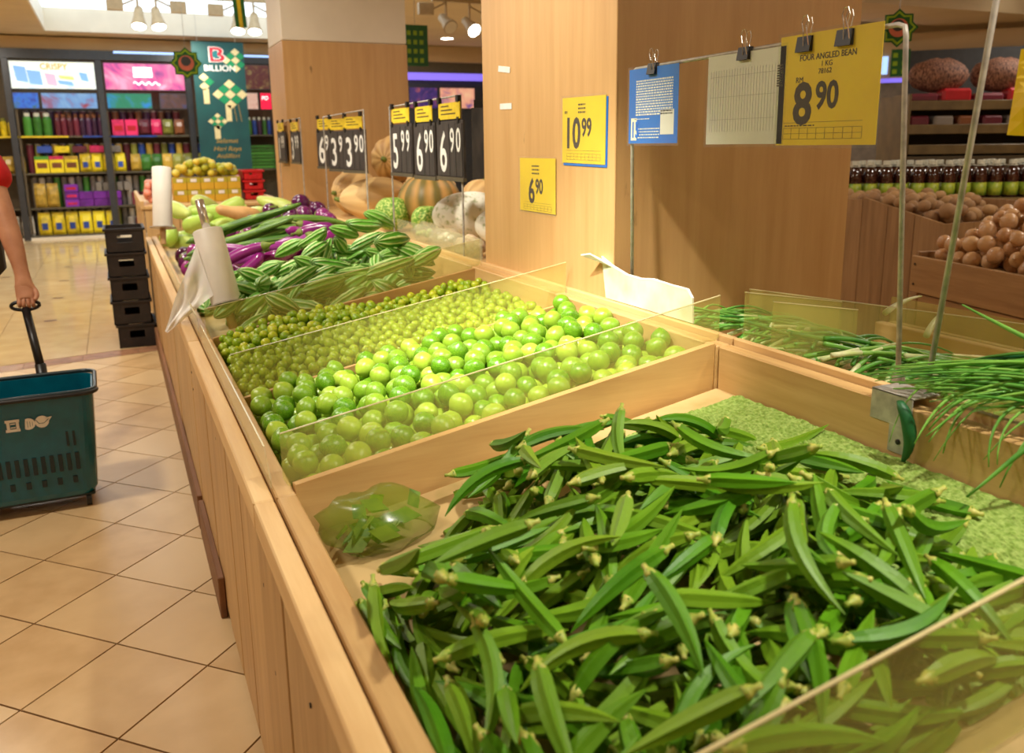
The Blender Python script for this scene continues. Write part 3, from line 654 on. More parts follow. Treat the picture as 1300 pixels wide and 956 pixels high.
for p in tp:
    m = Matrix.Translation(p[:3]) @ Euler((random.uniform(0, 6), random.uniform(0, 6), 0)).to_matrix().to_4x4() @ Matrix.Scale(p[3]*.985, 4)
    tag(inst('lime', random.choice(limes), m), 'round green lime heaped in the bin in front of the calamansi', 'lime', 'limes in the bin')
# ------------------------------------------------------------------ calamansi
kal = fruit_mesh('calamansi', 1., 'kala', .02, 14, 10, .94)
kb = spheres(760, (.26, 1.222, 2.40, 3.055), lambda x: rz(x)-.105, (.0145, .0165), lambda x, y: rz(x)-.066, 8, None, 5)
kt = lambda x, y: rz(x)-.052+(.030+.040*min(1, max(0, (y-2.40)/.40)))*math.exp(-((x-.50)/.36)**2)+.026*math.exp(-((x-1.12)/.12)**2-((y-2.97)/.1)**2)
ka = spheres(1100, (.26, 1.222, 2.40, 3.055), lambda x: rz(x)-.105, (.0140, .0170), kt, 8, np.array(kb), 6)
ka.sort(key=lambda p: -p[2]-.25*p[1]+.18*p[0])     # those standing highest on the heap show best
bv = MB().ball((0, 0, 0), 1, 9, 6)
tag(merged('calamansi_heap', [(bv.v, bv.f, Matrix.Translation(p[:3]) @ Matrix.Scale(p[3], 4)) for p in kb+ka[300:]], 'kala'), 'lower layer of small calamansi under the heap', 'calamansi', kind='stuff')
for p in ka[:300]:
    m = Matrix.Translation(p[:3]) @ Euler((random.uniform(0, 6), random.uniform(0, 6), 0)).to_matrix().to_4x4() @ Matrix.Scale(p[3]*.985, 4)
    tag(inst('calamansi', kal, m), 'small green and yellow calamansi heaped behind the limes', 'calamansi', 'calamansi in the bin')
# ------------------------------------------------------------------ bitter gourds
BG = []
for L, R, bend in [(.16, .029, .008), (.18, .030, .014), (.145, .029, .004), (.19, .029, .018)]:
    rf = lambda s, R=R: R*np.interp(s, [0, .08, .25, .55, .8, .94, 1], [.16, .55, .92, 1, .72, .34, .08])
    v, f = spindle(L, rf, bend, 14, 16, .10, 8, .05)
    BG.append((L, rf, localmesh('bitter_gourd', v, f, 'bitter')))
fb = Field(.262, 1.218, 3.13, 4.24, lambda x: rz(x)-.105)
c = 0; tries = 9000
while c < 140 and tries:
    tries -= 1; i = random.randrange(4); L, rf = BG[i][:2]; x, y = random.uniform(.3, 1.2), random.uniform(3.15, 4.22); a = random.gauss(.35, .6)+(PI if random.random() < .5 else 0)
    if not inside(fb, x, y, a, L, .004): continue
    tg = .058-.025*math.exp(-((x-.30)/.12)**2)-.04*(1/(1+math.exp(-(x-1.10)/.03)))*(1/(1+math.exp((y-3.7)/.05)))
    if fb.at(x, y)-(rz(x)-.105) > tg: continue
    m = fb.lay(x, y, a, L, rf, .35, .5, random.uniform(-.4, .4) if random.random() < .25 else 0)
    tag(inst('bitter_gourd', BG[i][2], m), 'pale ridged green bitter gourd piled behind the calamansi', 'bitter gourd', 'bitter gourds in the bin'); c += 1
# ------------------------------------------------------------------ long eggplants
EG = []
for L, R, bend in [(.22, .031, .02), (.26, .029, .03), (.19, .034, .012)]:
    rf = lambda s, R=R: R*np.interp(s, [0, .05, .2, .6, .85, .95, 1], [.45, .66, .85, 1, .93, .62, .1])
    v, f = spindle(L, rf, bend, 14, 16); cm = MB(); x0 = -L/2; yb = bend*.65
    cm.tube([(x0-.035, yb+.004, 0), (x0-.012, yb, 0), (x0-.002, yb, 0), (x0+.012, yb-bend*.1, 0), (x0+.026, yb-bend*.2, 0)], [.0055, .006, R*.5, R*.72, R*.80], 9)
    EG.append((L, rf, localmesh('long_eggplant', v, f, 'eggp'), localmesh('calyx', cm.v, cm.f, 'calyx')))
fe = Field(.262, 1.218, 4.26, 4.72, lambda x: rz(x)-.105); c = 0; tries = 5000
while c < 26 and tries:
    tries -= 1; i = random.randrange(3); L, rf = EG[i][:2]; x, y = random.uniform(.3, 1.2), random.uniform(4.28, 4.7); a = random.gauss(0, .45)+(PI if random.random() < .4 else 0)
    if not inside(fe, x, y, a, L+.06, .002): continue
    if fe.at(x, y)-(rz(x)-.105) > .045: continue
    m = fe.lay(x, y, a, L, rf, .2, .4, random.uniform(-.4, .4) if random.random() < .2 else 0)
    o = inst('long_eggplant', EG[i][2], m); inst('calyx', EG[i][3], None, o)
    tag(o, 'long glossy magenta purple eggplant between the bitter gourds and the luffas', 'eggplant', 'long eggplants'); c += 1
# ------------------------------------------------------------------ luffas
LU = []
for L, R, bend in [(.58, .024, .03), (.66, .026, .02), (.5, .024, .04)]:
    rf = lambda s, R=R: R*np.interp(s, [0, .04, .25, .7, .93, 1], [.25, .45, .75, 1, .8, .12])
    v, f = spindle(L, rf, bend, 16, 20, .10, 10); LU.append((L, rf, localmesh('ridged_luffa', v, f, 'luffa')))
fu = Field(.262, 1.218, 4.73, 5.10, lambda x: rz(x)-.105); c = 0; tries = 6000
while c < 32 and tries:
    tries -= 1; i = random.randrange(3); L, rf = LU[i][:2]; x, y = random.uniform(.3, 1.2), random.uniform(4.75, 5.09); a = random.gauss(.03, .05)+(PI if random.random() < .5 else 0)
    if not inside(fu, x, y, a, L, .012): continue
    if fu.at(x, y)-(rz(x)-.105) > .085: continue
    m = fu.lay(x, y, a, L, rf, .08, .3)
    tag(inst('ridged_luffa', LU[i][2], m), 'long dark green ridged luffa lying across the stand', 'luffa', 'luffas across the stand'); c += 1
# ------------------------------------------------------------------ round eggplants
re = fruit_mesh('round_eggplant', 1., 'eggr', 0, 20, 14, .92)
cap = MB(); n = 5
for k in range(n):
    a = 2*PI*k/n; pts = []
    for s, wd in [(0, .5), (.35, .42), (.62, .20), (.8, .02)]:
        t = s*1.15; rr = 1.02
        for e in (-1, 1): pts.append((rr*math.sin(t)*math.cos(a+e*wd*(1 if s else 1)), rr*math.sin(t)*math.sin(a+e*wd), rr*.92*math.cos(t)))
    cap.add(pts, [(0, 1, 3, 2), (2, 3, 5, 4), (4, 5, 7, 6)])
cap.lathe([(.30, .90), (.24, .95), (.12, .98), (.10, 1.12), (.02, 1.14)], 10)
rcal = localmesh('calyx', cap.v, cap.f, 'calyx')
eb = spheres(86, (.30, 1.222, 5.14, 5.98), lambda x: rz(x)-.12, (.053, .062), lambda x, y: rz(x)+.015+.13*math.exp(-((x-1.0)/.36)**2-((y-5.6)/.4)**2), 16, None, 9)
for p in eb:
    q = Vector((random.uniform(-1, .6), random.uniform(-1, 1), random.uniform(-.4, 1))).to_track_quat('Z', 'X')
    o = inst('round_eggplant', re, Matrix.Translation(p[:3]) @ q.to_matrix().to_4x4() @ Matrix.Scale(p[3]*.985, 4)); inst('calyx', rcal, None, o)
    tag(o, 'round glossy dark purple eggplant heaped behind the luffas', 'eggplant', 'round eggplants in the heap')
# ------------------------------------------------------------------ bottle gourds
GO = []
for L, R in [(.30, .060), (.26, .056)]:
    rf = lambda s, R=R: R*np.interp(s, [0, .05, .2, .6, .85, .95, 1], [.25, .42, .62, 1, .95, .62, .1])
    v, f = spindle(L, rf, .015, 14, 18); GO.append((L, rf, localmesh('bottle_gourd', v, f, 'bottleg')))
fg = Field(.28, 1.22, 6.02, 7.0, lambda x: rz(x)-.11); c = 0; tries = 3000
while c < 20 and tries:
    tries -= 1; i = random.randrange(2); L, rf = GO[i][:2]; x, y = random.uniform(.3, 1.2), random.uniform(6.05, 7.0); a = random.uniform(0, 6.3)
    if not inside(fg, x, y, a, L, .005) or fg.at(x, y)-(rz(x)-.11) > .08: continue
    tag(inst('bottle_gourd', GO[i][2], fg.lay(x, y, a, L, rf, .05, .3)), 'smooth pale green bottle gourd at the far end of the stand', 'gourd', 'bottle gourds'); c += 1
v, f = spindle(.30, lambda s: .055*np.interp(s, [0, .05, .3, .6, .9, 1], [.3, .6, .7, 1, .8, .1]), .01, 14, 18)
tag(inst('butternut_squash', localmesh('butternut_squash', v, f, 'butternut'), fg.lay(.75, 6.12, .1, .3, lambda s: .05, .3, .2)), 'tan butternut squash beside the pale bottle gourds', 'squash')

# ------------------------------------------------------------------ pumpkins, melons on the rear deck
def blob(name, c, size, rzv, mat, ribs, depth, axis, label, cat, tilt=0., group=None, stalk=True, pear=0.):
    """ribbed gourd body: size = half axes; axis 'Z' squat pumpkin, 'X' long one"""
    v = []; f = []; n, m = 40, 18
    for i in range(m+1):
        t = PI*i/m; st, ct = math.sin(t), math.cos(t)
        for k in range(n):
            a = 2*PI*k/n; q = 1-depth*(.5+.5*math.cos(ribs*a))*st**.5; ax = -ct; rr = max(.001, st)*q*(1+pear*ax)
            if axis == 'Z': v.append((rr*math.cos(a)*size[0], rr*math.sin(a)*size[1], ax*size[2]*(1-.16*math.exp(-(st/.35)**2))))
            else: v.append((ax*size[0], rr*math.cos(a)*size[1], rr*math.sin(a)*size[2]))
    for i in range(m): f += [(i*n+k, i*n+(k+1) % n, (i+1)*n+(k+1) % n, (i+1)*n+k) for k in range(n)]
    T = Matrix.Translation(c) @ Matrix.Rotation(rzv, 4, 'Z') @ Matrix.Rotation(tilt, 4, 'Y')
    o = inst(name, localmesh(name, v, f, mat), T); tag(o, label, cat, group)
    if stalk:
        b = MB()
        if axis == 'Z': b.tube([(0, 0, size[2]*.78), (0, 0, size[2]*1.0), (.012, 0, size[2]*1.12)], [.022, .014, .016], 8)
        else: b.tube([(-size[0]*.97, 0, 0), (-size[0]*1.06, 0, 0), (-size[0]*1.12, .006, .008)], [.02, .013, .015], 8)
        inst('stalk', localmesh('stalk', b.v, b.f, 'calyx'), None, o)
    return o
blob('pumpkin', (1.52, 6.0, 1.035), (.17, .15, .16), .4, 'pump1', 11, .09, 'X', 'tan ribbed pumpkin low in the heap by the far pillar', 'pumpkin')
blob('pumpkin', (1.50, 5.42, 1.015), (.23, .14, .14), -.5, 'pump1', 9, .03, 'X', 'long tan pumpkin with a brown patch behind the round eggplants', 'pumpkin', pear=.15)
blob('pumpkin', (1.82, 5.62, 1.02), (.18, .16, .145), .4, 'pump1', 11, .07, 'X', 'tan pumpkin supporting the one on top by the far pillar', 'pumpkin')
blob('pumpkin', (1.66, 5.50, 1.262), (.17, .15, .15), .9, 'pump1', 11, .06, 'X', 'tan pumpkin on top of the heap behind the black price signs', 'pumpkin')
blob('pumpkin', (1.62, 4.72, 1.035), (.185, .185, .16), .2, 'pump2', 12, .10, 'Z', 'olive and tan ribbed pumpkin behind the green melons', 'pumpkin')
blob('pumpkin', (1.76, 5.12, 1.06), (.19, .17, .18), 1.1, 'pump1', 12, .08, 'X', 'large pale tan pumpkin behind the olive one', 'pumpkin')
blob('pumpkin', (1.88, 4.50, 1.025), (.16, .16, .15), .2, 'pump1', 12, .12, 'Z', 'orange tan ribbed pumpkin behind the mottled winter melon', 'pumpkin')
blob('pumpkin', (2.10, 4.28, 1.015), (.165, .15, .14), .8, 'pump1', 10, .08, 'X', 'brownish pumpkin at the back edge of the rear deck', 'pumpkin')
blob('pumpkin', (2.02, 3.90, .985), (.15, .14, .11), .8, 'pump1', 10, .06, 'X', 'small tan pumpkin beside the maple pillar with price cards', 'pumpkin')
blob('netted_melon', (1.40, 4.72, .975), (.10, .10, .10), 0, 'melon', 8, .01, 'Z', 'round netted green melon next to the price sign post', 'melon', stalk=False)
blob('netted_melon', (1.50, 4.42, .957), (.085, .085, .082), 0, 'melon', 8, .01, 'Z', 'smaller netted green melon half hidden by the winter melon', 'melon', stalk=False)
blob('winter_melon', (1.60, 4.02, 1.0), (.20, .115, .122), -.45, 'winter', 6, .01, 'X', 'mottled white winter melon with dark scars on its end', 'winter melon', tilt=.04, stalk=False)
blob('winter_melon', (1.66, 3.58, .985), (.21, .11, .11), -.5, 'winter', 6, .005, 'X', 'chalky white winter melon leaning against the pillar', 'winter melon', stalk=False)
# bags of garlic and bulbs in front of them
def lumpbag(name, c, size, mat, label, cat, seed, inner=None, innermat=None, iname='bulb'):
    g = random.Random(seed); b = MB().ball(c, 1, 20, 12, size); ph = [g.uniform(0, 6) for _ in range(6)]
    v = []
    for p in b.v:
        d = np.array(p)-np.array(c); q = d/np.array(size); k = 1+.10*math.sin(5*q[0]+ph[0])*math.sin(4*q[1]+ph[1])+.07*math.sin(9*q[2]+7*q[0]+ph[2])
        z = max(c[2]-size[2]*.9, c[2]+d[2]*k); v.append((c[0]+d[0]*k, c[1]+d[1]*k, z))
    o = meshobj(name, v, b.f, mat, None, True); tag(o, label, cat)
    if inner:
        for _ in range(inner):
            a, rr = g.uniform(0, 6.3), g.uniform(0, .6); p = (c[0]+size[0]*rr*math.cos(a), c[1]+size[1]*rr*math.sin(a), c[2]+g.uniform(-.5, .35)*size[2])
            MB().ball(p, min(size)*.32, 10, 7, (1, 1, .85)).build(iname, innermat, o, True)
    return o
lumpbag('garlic_bag', (1.375, 3.78, .925), (.075, .13, .05), 'clearbag', 'clear bag of white bulbs lying by the long eggplants corner', 'bag', 3, 7, 'winter')
lumpbag('dried_shallot_heap', (1.36, 3.46, .918), (.06, .10, .048), 'garlic', 'heap of brown dried bulbs behind the acrylic strip', 'bulbs', 5)
lumpbag('produce_bag', (1.40, 4.12, .925), (.08, .12, .05), 'clearbag', 'clear wrinkled bag tucked under the mottled winter melon', 'bag', 8, 5, 'bottleg', 'gourd')
# ------------------------------------------------------------------ green bag in the corner of the okra bin
gb = lumpbag('leafy_bag', (.38, 1.45, .678), (.105, .085, .055), 'greenbag', 'translucent green plastic bag of leaves in the okra bin corner', 'bag', 11)
for k in range(26):
    a = random.uniform(0, 6.3); rr = random.uniform(0, .08); p = Vector((.38+rr*math.cos(a), 1.45+rr*.8*math.sin(a), .675+random.uniform(-.03, .03)))
    d = Vector((random.uniform(-1, 1), random.uniform(-1, 1), random.uniform(-.3, .3))).normalized(); s = d.orthogonal()
    MB().quadbox([p-d*.03, p+s*.012, p+d*.03, p-s*.012], d.cross(s)*.001).build('leaf', 'leafy', gb)

# ------------------------------------------------------------------ spring onions
def strand(pts, r, n=6, seg=10):
    """tapering tube through a smooth curve"""
    P = [Vector(p) for p in pts]; out = []
    for i in range(seg+1):
        t = i/seg; q = list(P)
        while len(q) > 1: q = [q[k].lerp(q[k+1], t) for k in range(len(q)-1)]
        out.append(q[0])
    return out, [r*(1-.75*(i/seg)**1.6) for i in range(seg+1)]
def scallion(pts, r, label, group, mat='scal', white=.0):
    b = MB(); P, R = strand(pts, r)
    if white:
        k = max(2, int(len(P)*white)); o = MB().tube(P[k:], R[k:], 6).build('spring_onion', mat, None, True)
        MB().tube(P[:k+1], R[:k+1], 7).build('white_stem', 'scalwhite', o, True)
    else: o = b.tube(P, R, 6).build('spring_onion', mat, None, True)
    return tag(o, label, 'spring onion', group)
g = random.Random(5)
# loose leaves heaped in the rear bin beside the pillar
for k in range(190):
    y = g.uniform(1.08, 2.02); x = g.uniform(1.34, 1.6); z0 = rz2(x)-.115+g.uniform(0, .105); L = g.uniform(.3, .6); a = g.gauss(.15, .35)
    zz = lambda xx: rz2(xx)-.115
    p1 = (x+L*math.cos(a)*.5, min(2.08, max(1.05, y+L*math.sin(a)*.5)), 0); p2 = (min(2.27, x+L*math.cos(a)), min(2.08, max(1.05, y+L*math.sin(a))), 0)
    h = g.uniform(0.01, .12)
    scallion([(x, y, z0+.01), (p1[0], p1[1], zz(p1[0])+h+.05), (p2[0], p2[1], zz(p2[0])+.012+g.uniform(0, .05))], g.uniform(.0035, .0065), 'green spring onion heaped in the rear bin behind hazy acrylic', 'spring onions in the rear bin', 'scal', g.choice([0, 0, .25]))
for k, (x, y, a) in enumerate([(1.95, 1.62, .5), (2.05, 1.35, -.3), (2.02, 1.15, .9), (2.1, 1.9, .2)]):
    P = [(x, y, .83), (x+.1*math.cos(a), y+.1*math.sin(a), .865), (x+.2*math.cos(a), y+.2*math.sin(a), .86)]
    scallion(P, .0095, 'thick white leek stem poking over the rear rim', 'leek stems at the rear rim', 'scalwhite')
# the bundle hanging over the rim by the steel bracket: stems to the right, tips hanging left
for k in range(120):
    u = g.random(); y0 = g.uniform(.62, .80); x0 = g.uniform(1.30, 1.50); z0 = .925+.07*u+g.uniform(0, .02)
    ty = g.uniform(.90, 1.13); tx = g.uniform(1.19, 1.34); tz = g.uniform(.912, .945)+.03*u*(1.13-ty)/.2
    mid = ((x0+tx)/2+g.uniform(-.03, .03), (y0+ty)/2, z0+g.uniform(.0, .03))
    scallion([(x0, y0-.1, z0), (x0*.6+tx*.4, y0+.02, mid[2]), mid, (tx, ty, tz)], g.uniform(.0032, .006), 'bright green spring onion draped over the rim by the steel bracket', 'spring onions over the rim', 'scal')
for k in range(12):
    y = g.uniform(.80, 1.03)
    scallion([(1.33, y-.05, .935), (1.25, y, .965), (1.205, y+.01, .92), (1.195+g.uniform(-.05, .008), y+g.uniform(-.02, .05), g.uniform(.825, .88))], g.uniform(.0025, .0048), 'spring onion tip hanging down inside the okra bin wall', 'hanging spring onion tips', 'scal')
scallion([(1.50, .62, 1.0), (1.45, .78, 1.03), (1.38, .92, 1.005), (1.30, 1.03, .955)], .0085, 'thick dark green onion leaf on top of the draped bundle', None, 'scaldark')
scallion([(1.52, .66, .985), (1.45, .84, 1.005), (1.34, .98, .95)], .0075, 'second dark green onion leaf lying along the draped bundle', None, 'scaldark')
scallion([(1.45, .88, .97), (1.43, .98, 1.0), (1.41, 1.10, 1.045)], .0065, 'spring onion with a cut pale end sticking up past the pole', None, 'scal', 0)
scallion([(1.46, .84, .97), (1.45, .92, 1.0), (1.44, .985, 1.03)], .0055, 'short bright spring onion leaf rising beside the cut one', None, 'scal', 0)
scallion([(1.30, .74, .95), (1.23, .78, .96), (1.19, .80, .89), (1.13, .84, .815)], .007, 'limp green leaf drooping onto the crumb mat', None, 'scal')
L, rf = BG[0][0], BG[0][1]
v, f = spindle(.12, lambda s: .012*np.interp(s, [0, .1, .4, .8, 1], [.5, .9, 1, .6, .1]), .02, 12, 10)
tag(inst('green_chilli', localmesh('green_chilli', v, f, 'scaldark'), Matrix.Translation((1.205, 1.022, .845)) @ Matrix.Rotation(1.45, 4, 'Y')), 'dark green pod hanging below the steel bracket', 'pod')
# ------------------------------------------------------------------ price cards and racks
def binder_clip(T, parent, s=1.):
    b = empty_child = MB(); b.add([T @ Vector(p) for p in [(-.016*s, 0, -.006), (.016*s, 0, -.006), (.016*s, -.024*s, -.011), (-.016*s, -.024*s, -.011), (-.016*s, 0, .006), (.016*s, 0, .006), (.016*s, -.024*s, .011), (-.016*s, -.024*s, .011)]],
        [(0, 1, 2, 3), (7, 6, 5, 4), (0, 4, 5, 1), (1, 5, 6, 2), (3, 2, 6, 7), (0, 3, 7, 4)])
    o = b.build('binder_clip', 'black'); tag(o, *parent)
    for e in (-1, 1):
        pts = [(-.006*s, -.015*s, .009*e), (-.004*s, .006*s, .009*e+.004*e), (-.008*s, .020*s, .013*e), (-.004*s, .030*s, .014*e), (.004*s, .030*s, .014*e), (.008*s, .020*s, .013*e), (.004*s, .006*s, .013*e), (.006*s, -.015*s, .009*e)]
        MB().tube([T @ Vector((p[0]+e*.007*s, p[1], p[2])) for p in pts], .0009*s, 5).build('wire_handle', 'chrome', o)
    return o
def card(name, T, w, h, face, label, cat, sleeve=True, back=None):
    """sheet of card in a clear sleeve; T: lower left corner, x right, y up, z towards the reader"""
    o = plate(MB(), T, 0, 0, w, h, -.001, 0).build(name, face); tag(o, label, cat)
    if back: plate(MB(), T, .006, -.008, w+.008, h-.004, -.0035, -.0015).build('backing_sheet', back, o)
    if sleeve: plate(MB(), T, -.006, -.006, w+.006, h+.006, .0012, .0016).build('sleeve', 'sleeve', o)
    return o
def lines(T, o, rects, mat='ink', name='printed_lines'):
    b = MB()
    for r in rects: plate(b, T, *r, .0001, .0004)
    return b.build(name, mat, o)
def shift(T, x, y, z=.0003): return T @ Matrix.Translation((x, y, z))
def smallprint(y0, x0, x1, rows, seed, dy=.006, hh=.0022):
    g = random.Random(seed); out = []
    for k in range(rows):
        x = x0
        while x < x1: ww = g.uniform(.004, .012); out.append((x, y0-k*dy, min(x1, x+ww), y0-k*dy+hh)); x += ww+.003
    return out
def table_grid(x0, x1, y0, rows, cols, dy):
    t = .0006; return [(x0, y0+i*dy, x1, y0+i*dy+t) for i in range(rows+1)]+[(x0+(x1-x0)*k/cols, y0, x0+(x1-x0)*k/cols+t, y0+dy*(rows-1)) for k in range(cols+1)]
def facing(y, z, x): return frame_mat((x, y, z), (0, -1, 0), (0, 0, 1))       # reader stands in the aisle
# cards stuck on the pillar
T = facing(2.449, 1.288, 1.2795) @ Matrix.Rotation(-.012, 4, 'Z')
c = card('price_card', T, .262, .192, 'yellowcard', 'yellow price card reading 10.99 over a blue sheet on the pillar', 'price card', True, 'bluecard')
text('10', .086, shift(T, .014, .046), 'ink', c, 'price_numerals', .82, .035); text('99', .050, shift(T, .122, .080), 'ink', c, 'price_numerals', .84, .035)
text('RM', .009, shift(T, .014, .145), 'ink', c); lines(T, c, smallprint(.168, .10, .145, 3, 2, .011, .005)+table_grid(.03, .235, .010, 3, 9, .009))
T = facing(2.763, 1.123, 1.2795)
c = card('price_card', T, .268, .176, 'yellowcard', 'yellow price card reading 6.90 low on the pillar', 'price card')
text('6', .078, shift(T, .068, .030), 'ink', c, 'price_numerals', .86, .035); text('90', .046, shift(T, .122, .062), 'ink', c, 'price_numerals', .84, .035)
lines(T, c, smallprint(.148, .095, .15, 3, 3, .012, .005)+table_grid(.03, .24, .006, 3, 8, .008))
# wire rack above the spine with three hanging cards
RX = 1.305
rk = empty('card_rack', (RX, 1.6, .9), 'bent steel wire rack with cards clipped on above the rim', 'card rack')
pts = [(RX, 2.07, .893), (RX, 2.09, 1.515), (RX, 2.085, 1.53), (RX, 2.07, 1.537), (RX, 1.6, 1.541), (RX, 1.205, 1.545), (RX, 1.19, 1.54), (RX, 1.186, 1.525), (RX, 1.137, .905)]
MB().tube(pts, .005, 8).build('wire_frame', 'steel', rk, True)
for y in (2.07, 1.137): MB().lathe([(.012, 0), (.012, .012), (.006, .016)], 10, Matrix.Translation((RX, y, .902))).build('foot', 'steel', rk)
def hang(y0, w, h, ztop, face, label, name='hanging_card'):
    T = facing(y0, ztop-h, RX-.010) @ Matrix.Rotation(0, 4, 'Z'); return T, card(name, T, w, h, face, label, 'card')
T, c = hang(2.088, .228, .192, 1.535, 'bluecard', 'blue information card clipped at the far end of the wire rack')
lines(T, c, smallprint(.158, .035, .205, 14, 7, .0066, .004), 'whiteink'); lines(T, c, [(.152, .022, .212, .084)], 'paper', 'white_square'); lines(T, c, [(.012, .008, .040, .066)]+smallprint(.036, .046, .148, 4, 8, .0075, .003)+smallprint(.062, .03, .10, 1, 9), 'whiteink')
text('15', .040, shift(T, .013, .016, .0009), 'bluecard', c, 'numerals', .7, .03)
T, c = hang(1.742, .262, .198, 1.537, 'paper', 'white form in a shiny sleeve hanging in the middle of the rack')
lines(T, c, [(.012+i*.0095, .028, .0125+i*.0095, .165) for i in range(25)]+[(.01, y, .235, y+.0009) for y in (.055, .105, .15)], 'greyink'); lines(T, c, [(.238, .118+i*.005, .256, .118+i*.005+.003) for i in range(9)], 'ink', 'bar_marks')
T, c = hang(1.497, .270, .218, 1.554, 'yellowcard', 'large yellow price card reading 8.90 hanging on the rack')
text('8', .078, shift(T, .046, .044), 'ink', c, 'price_numerals', .95, .04); text('90', .050, shift(T, .108, .072), 'ink', c, 'price_numerals', .86, .04)
text('FOUR ANGLED BEAN', .0115, shift(T, .058, .166), 'ink', c, xs=.95, bold=.01); text('1 KG', .010, shift(T, .118, .152), 'ink', c); text('78162', .010, shift(T, .112, .138), 'ink', c); text('RM', .011, shift(T, .050, .124), 'ink', c)
lines(T, c, table_grid(.02, .235, .012, 3, 9, .011)+smallprint(.038, .025, .11, 1, 4))
for y, lab in [(1.975, 'black binder clip holding the blue card'), (1.612, 'black binder clip holding the white form'), (1.425, 'black binder clip over the left half of the yellow card'), (1.318, 'black binder clip over the right half of the yellow card')]:
    z = 1.537+(2.09-y)*.009
    binder_clip(facing(y, z+.006, RX-.0085), (lab, 'binder clip'), 1.15 if y > 1.5 else 1.25)
# second, leaning pole with a yellow card
rk = empty('leaning_pole', (1.30, 1.07, .93), 'leaning steel rod carrying a yellow card beside the spring onions', 'pole')
MB().tube([(1.302, 1.07, .905), (1.30, 1.01, 1.56), (1.30, .985, 1.80)], .0052, 8).build('rod', 'steel', rk, True)
T = facing(.985, 1.35, 1.325) @ Matrix.Rotation(-.06, 4, 'Z')
v = []; f = []
for i in range(9):
    for k in range(7): v.append(T @ Vector((i*.028, k*.022, .012*math.sin(i*1.1)*math.sin(k*.7))))
for i in range(8):
    for k in range(6): q = i*7+k; f.append((q, q+7, q+8, q+1))
c = meshobj('hanging_card', v+[p+Vector((.0015, 0, 0)) for p in v], f+[tuple(q+63 for q in p)[::-1] for p in f], 'yellowcard'); tag(c, 'crumpled yellow card hanging beside the leaning steel rod', 'card')
MB().tube([(1.30, .985, 1.80), (1.31, .93, 1.815), (1.325, .74, 1.82)], .0052, 8).build('arm', 'steel', rk, True)
for yy, zz in ((.945, 1.475), (.80, 1.47)): MB().tube([(1.326, yy, zz), (1.324, yy, 1.818)], .0012, 5).build('string', 'capw', c)

# scuffed white board propped on the spine
prof = [(2.30, .90), (2.19, 1.012), (2.10, 1.0), (2.00, .988), (1.93, .987), (1.86, .998), (1.78, .985), (1.745, .95), (1.735, .91), (1.74, .905), (2.0, .904)]
prof = [(2.17, .904), (2.20, 1.02), (2.13, .998), (2.06, .985), (1.99, .983), (1.93, .990), (1.85, .986), (1.775, .985), (1.752, .965), (1.745, .905)]
wb = MB().quadbox([(1.2775+.02*(z-.9), y, z) for y, z in prof], (.005, 0, 0)).build('scuffed_board', 'foam')
tag(wb, 'torn scuffed white plastic board propped behind the limes', 'board')
MB().quadbox([(1.279, 2.205, 1.012), (1.279, 2.14, .998), (1.24, 2.20, 1.03), (1.235, 2.245, 1.022)], (0, 0, .004)).build('folded_corner', 'foamedge', wb)
for i in range(1, 8):
    (y0, z0), (y1, z1) = prof[i], prof[i+1]
    MB().quadbox([(1.2768+.02*(z0-.9), y0, z0-.001), (1.2768+.02*(z1-.9), y1, z1-.001), (1.2768+.02*(z1-.9), y1, z1+.003), (1.2768+.02*(z0-.9), y0, z0+.003)], (.0062, 0, 0)).build('torn_edge', 'foamedge', wb)

# flip-number price signs on wire racks
def flip_sign(y0, y1, z0, z1, big, small, label, x=1.262, skew=0.):
    w = y0-y1; h = z1-z0; T = facing(y0, z0, x) @ Matrix.Rotation(skew, 4, 'Y')
    o = empty('price_sign', tuple(T @ Vector((w/2, 0, -.008))), label, 'price sign', 'flip number price signs on racks')
    plate(MB(), T, 0, 0, w, h*.74, -.012, -.002).build('board', 'slate', o)
    for k, (a, b2) in enumerate([(.05, .50), (.52, .74), (.76, .97)]): plate(MB(), T, w*a, h*.02, w*b2, h*.70, -.002, .001).build('flip_leaf', 'slate', o)
    plate(MB(), T, -.004, -.014, w+.004, .002, -.012, .003).build('bottom_bar', 'shelf', o)
    plate(MB(), T, w*.10, h*.76, w*.90, h*.97, -.004, -.001).build('name_tag', 'signtag', o)
    lines(T @ Matrix.Translation((0, 0, -.001)), o, [(w*.2, h*(.92-.05*k), w*.2+w*(.3+.25*((k*7) % 3)/2), h*(.92-.05*k)+.005) for k in range(3)], 'ink')
    for a in (.12, .84): plate(MB(), T, w*a-.012, h*.97, w*a+.012, h*.97+.025, -.01, .004).build('clip', 'black', o); plate(MB(), T, w*a-.010, h*.70, w*a+.010, h*.78, -.006, .003).build('clip', 'black', o)
    text(big, h*.52, shift(T, w*.12, h*.08, .0013), 'whiteink', o, 'price_numerals', .80, .016)
    for k, ch in enumerate(small): text(ch, h*.30, shift(T, w*(.53+.23*k), h*.34, .0013), 'whiteink', o, 'price_numerals', .80, .016)
def sign_rack(y0, y1, x, label, z=1.53):
    rk = empty('sign_rack', (x, (y0+y1)/2, .9), label, 'card rack')
    MB().tube([(x, y0, .89), (x, y0, z), (x, y1, z+.005), (x, y1, .89)], .0045, 7).build('wire_frame', 'steel', rk)
sign_rack(4.27, 3.30, 1.274, 'wire rack holding black price signs above the white winter melons')
flip_sign(4.24, 3.90, 1.215, 1.525, '5', '99', 'black flip price sign reading 5.99 in front of the pumpkins')
flip_sign(3.87, 3.585, 1.21, 1.52, '6', '90', 'black flip price sign reading 6.90 beside the 5.99 sign')
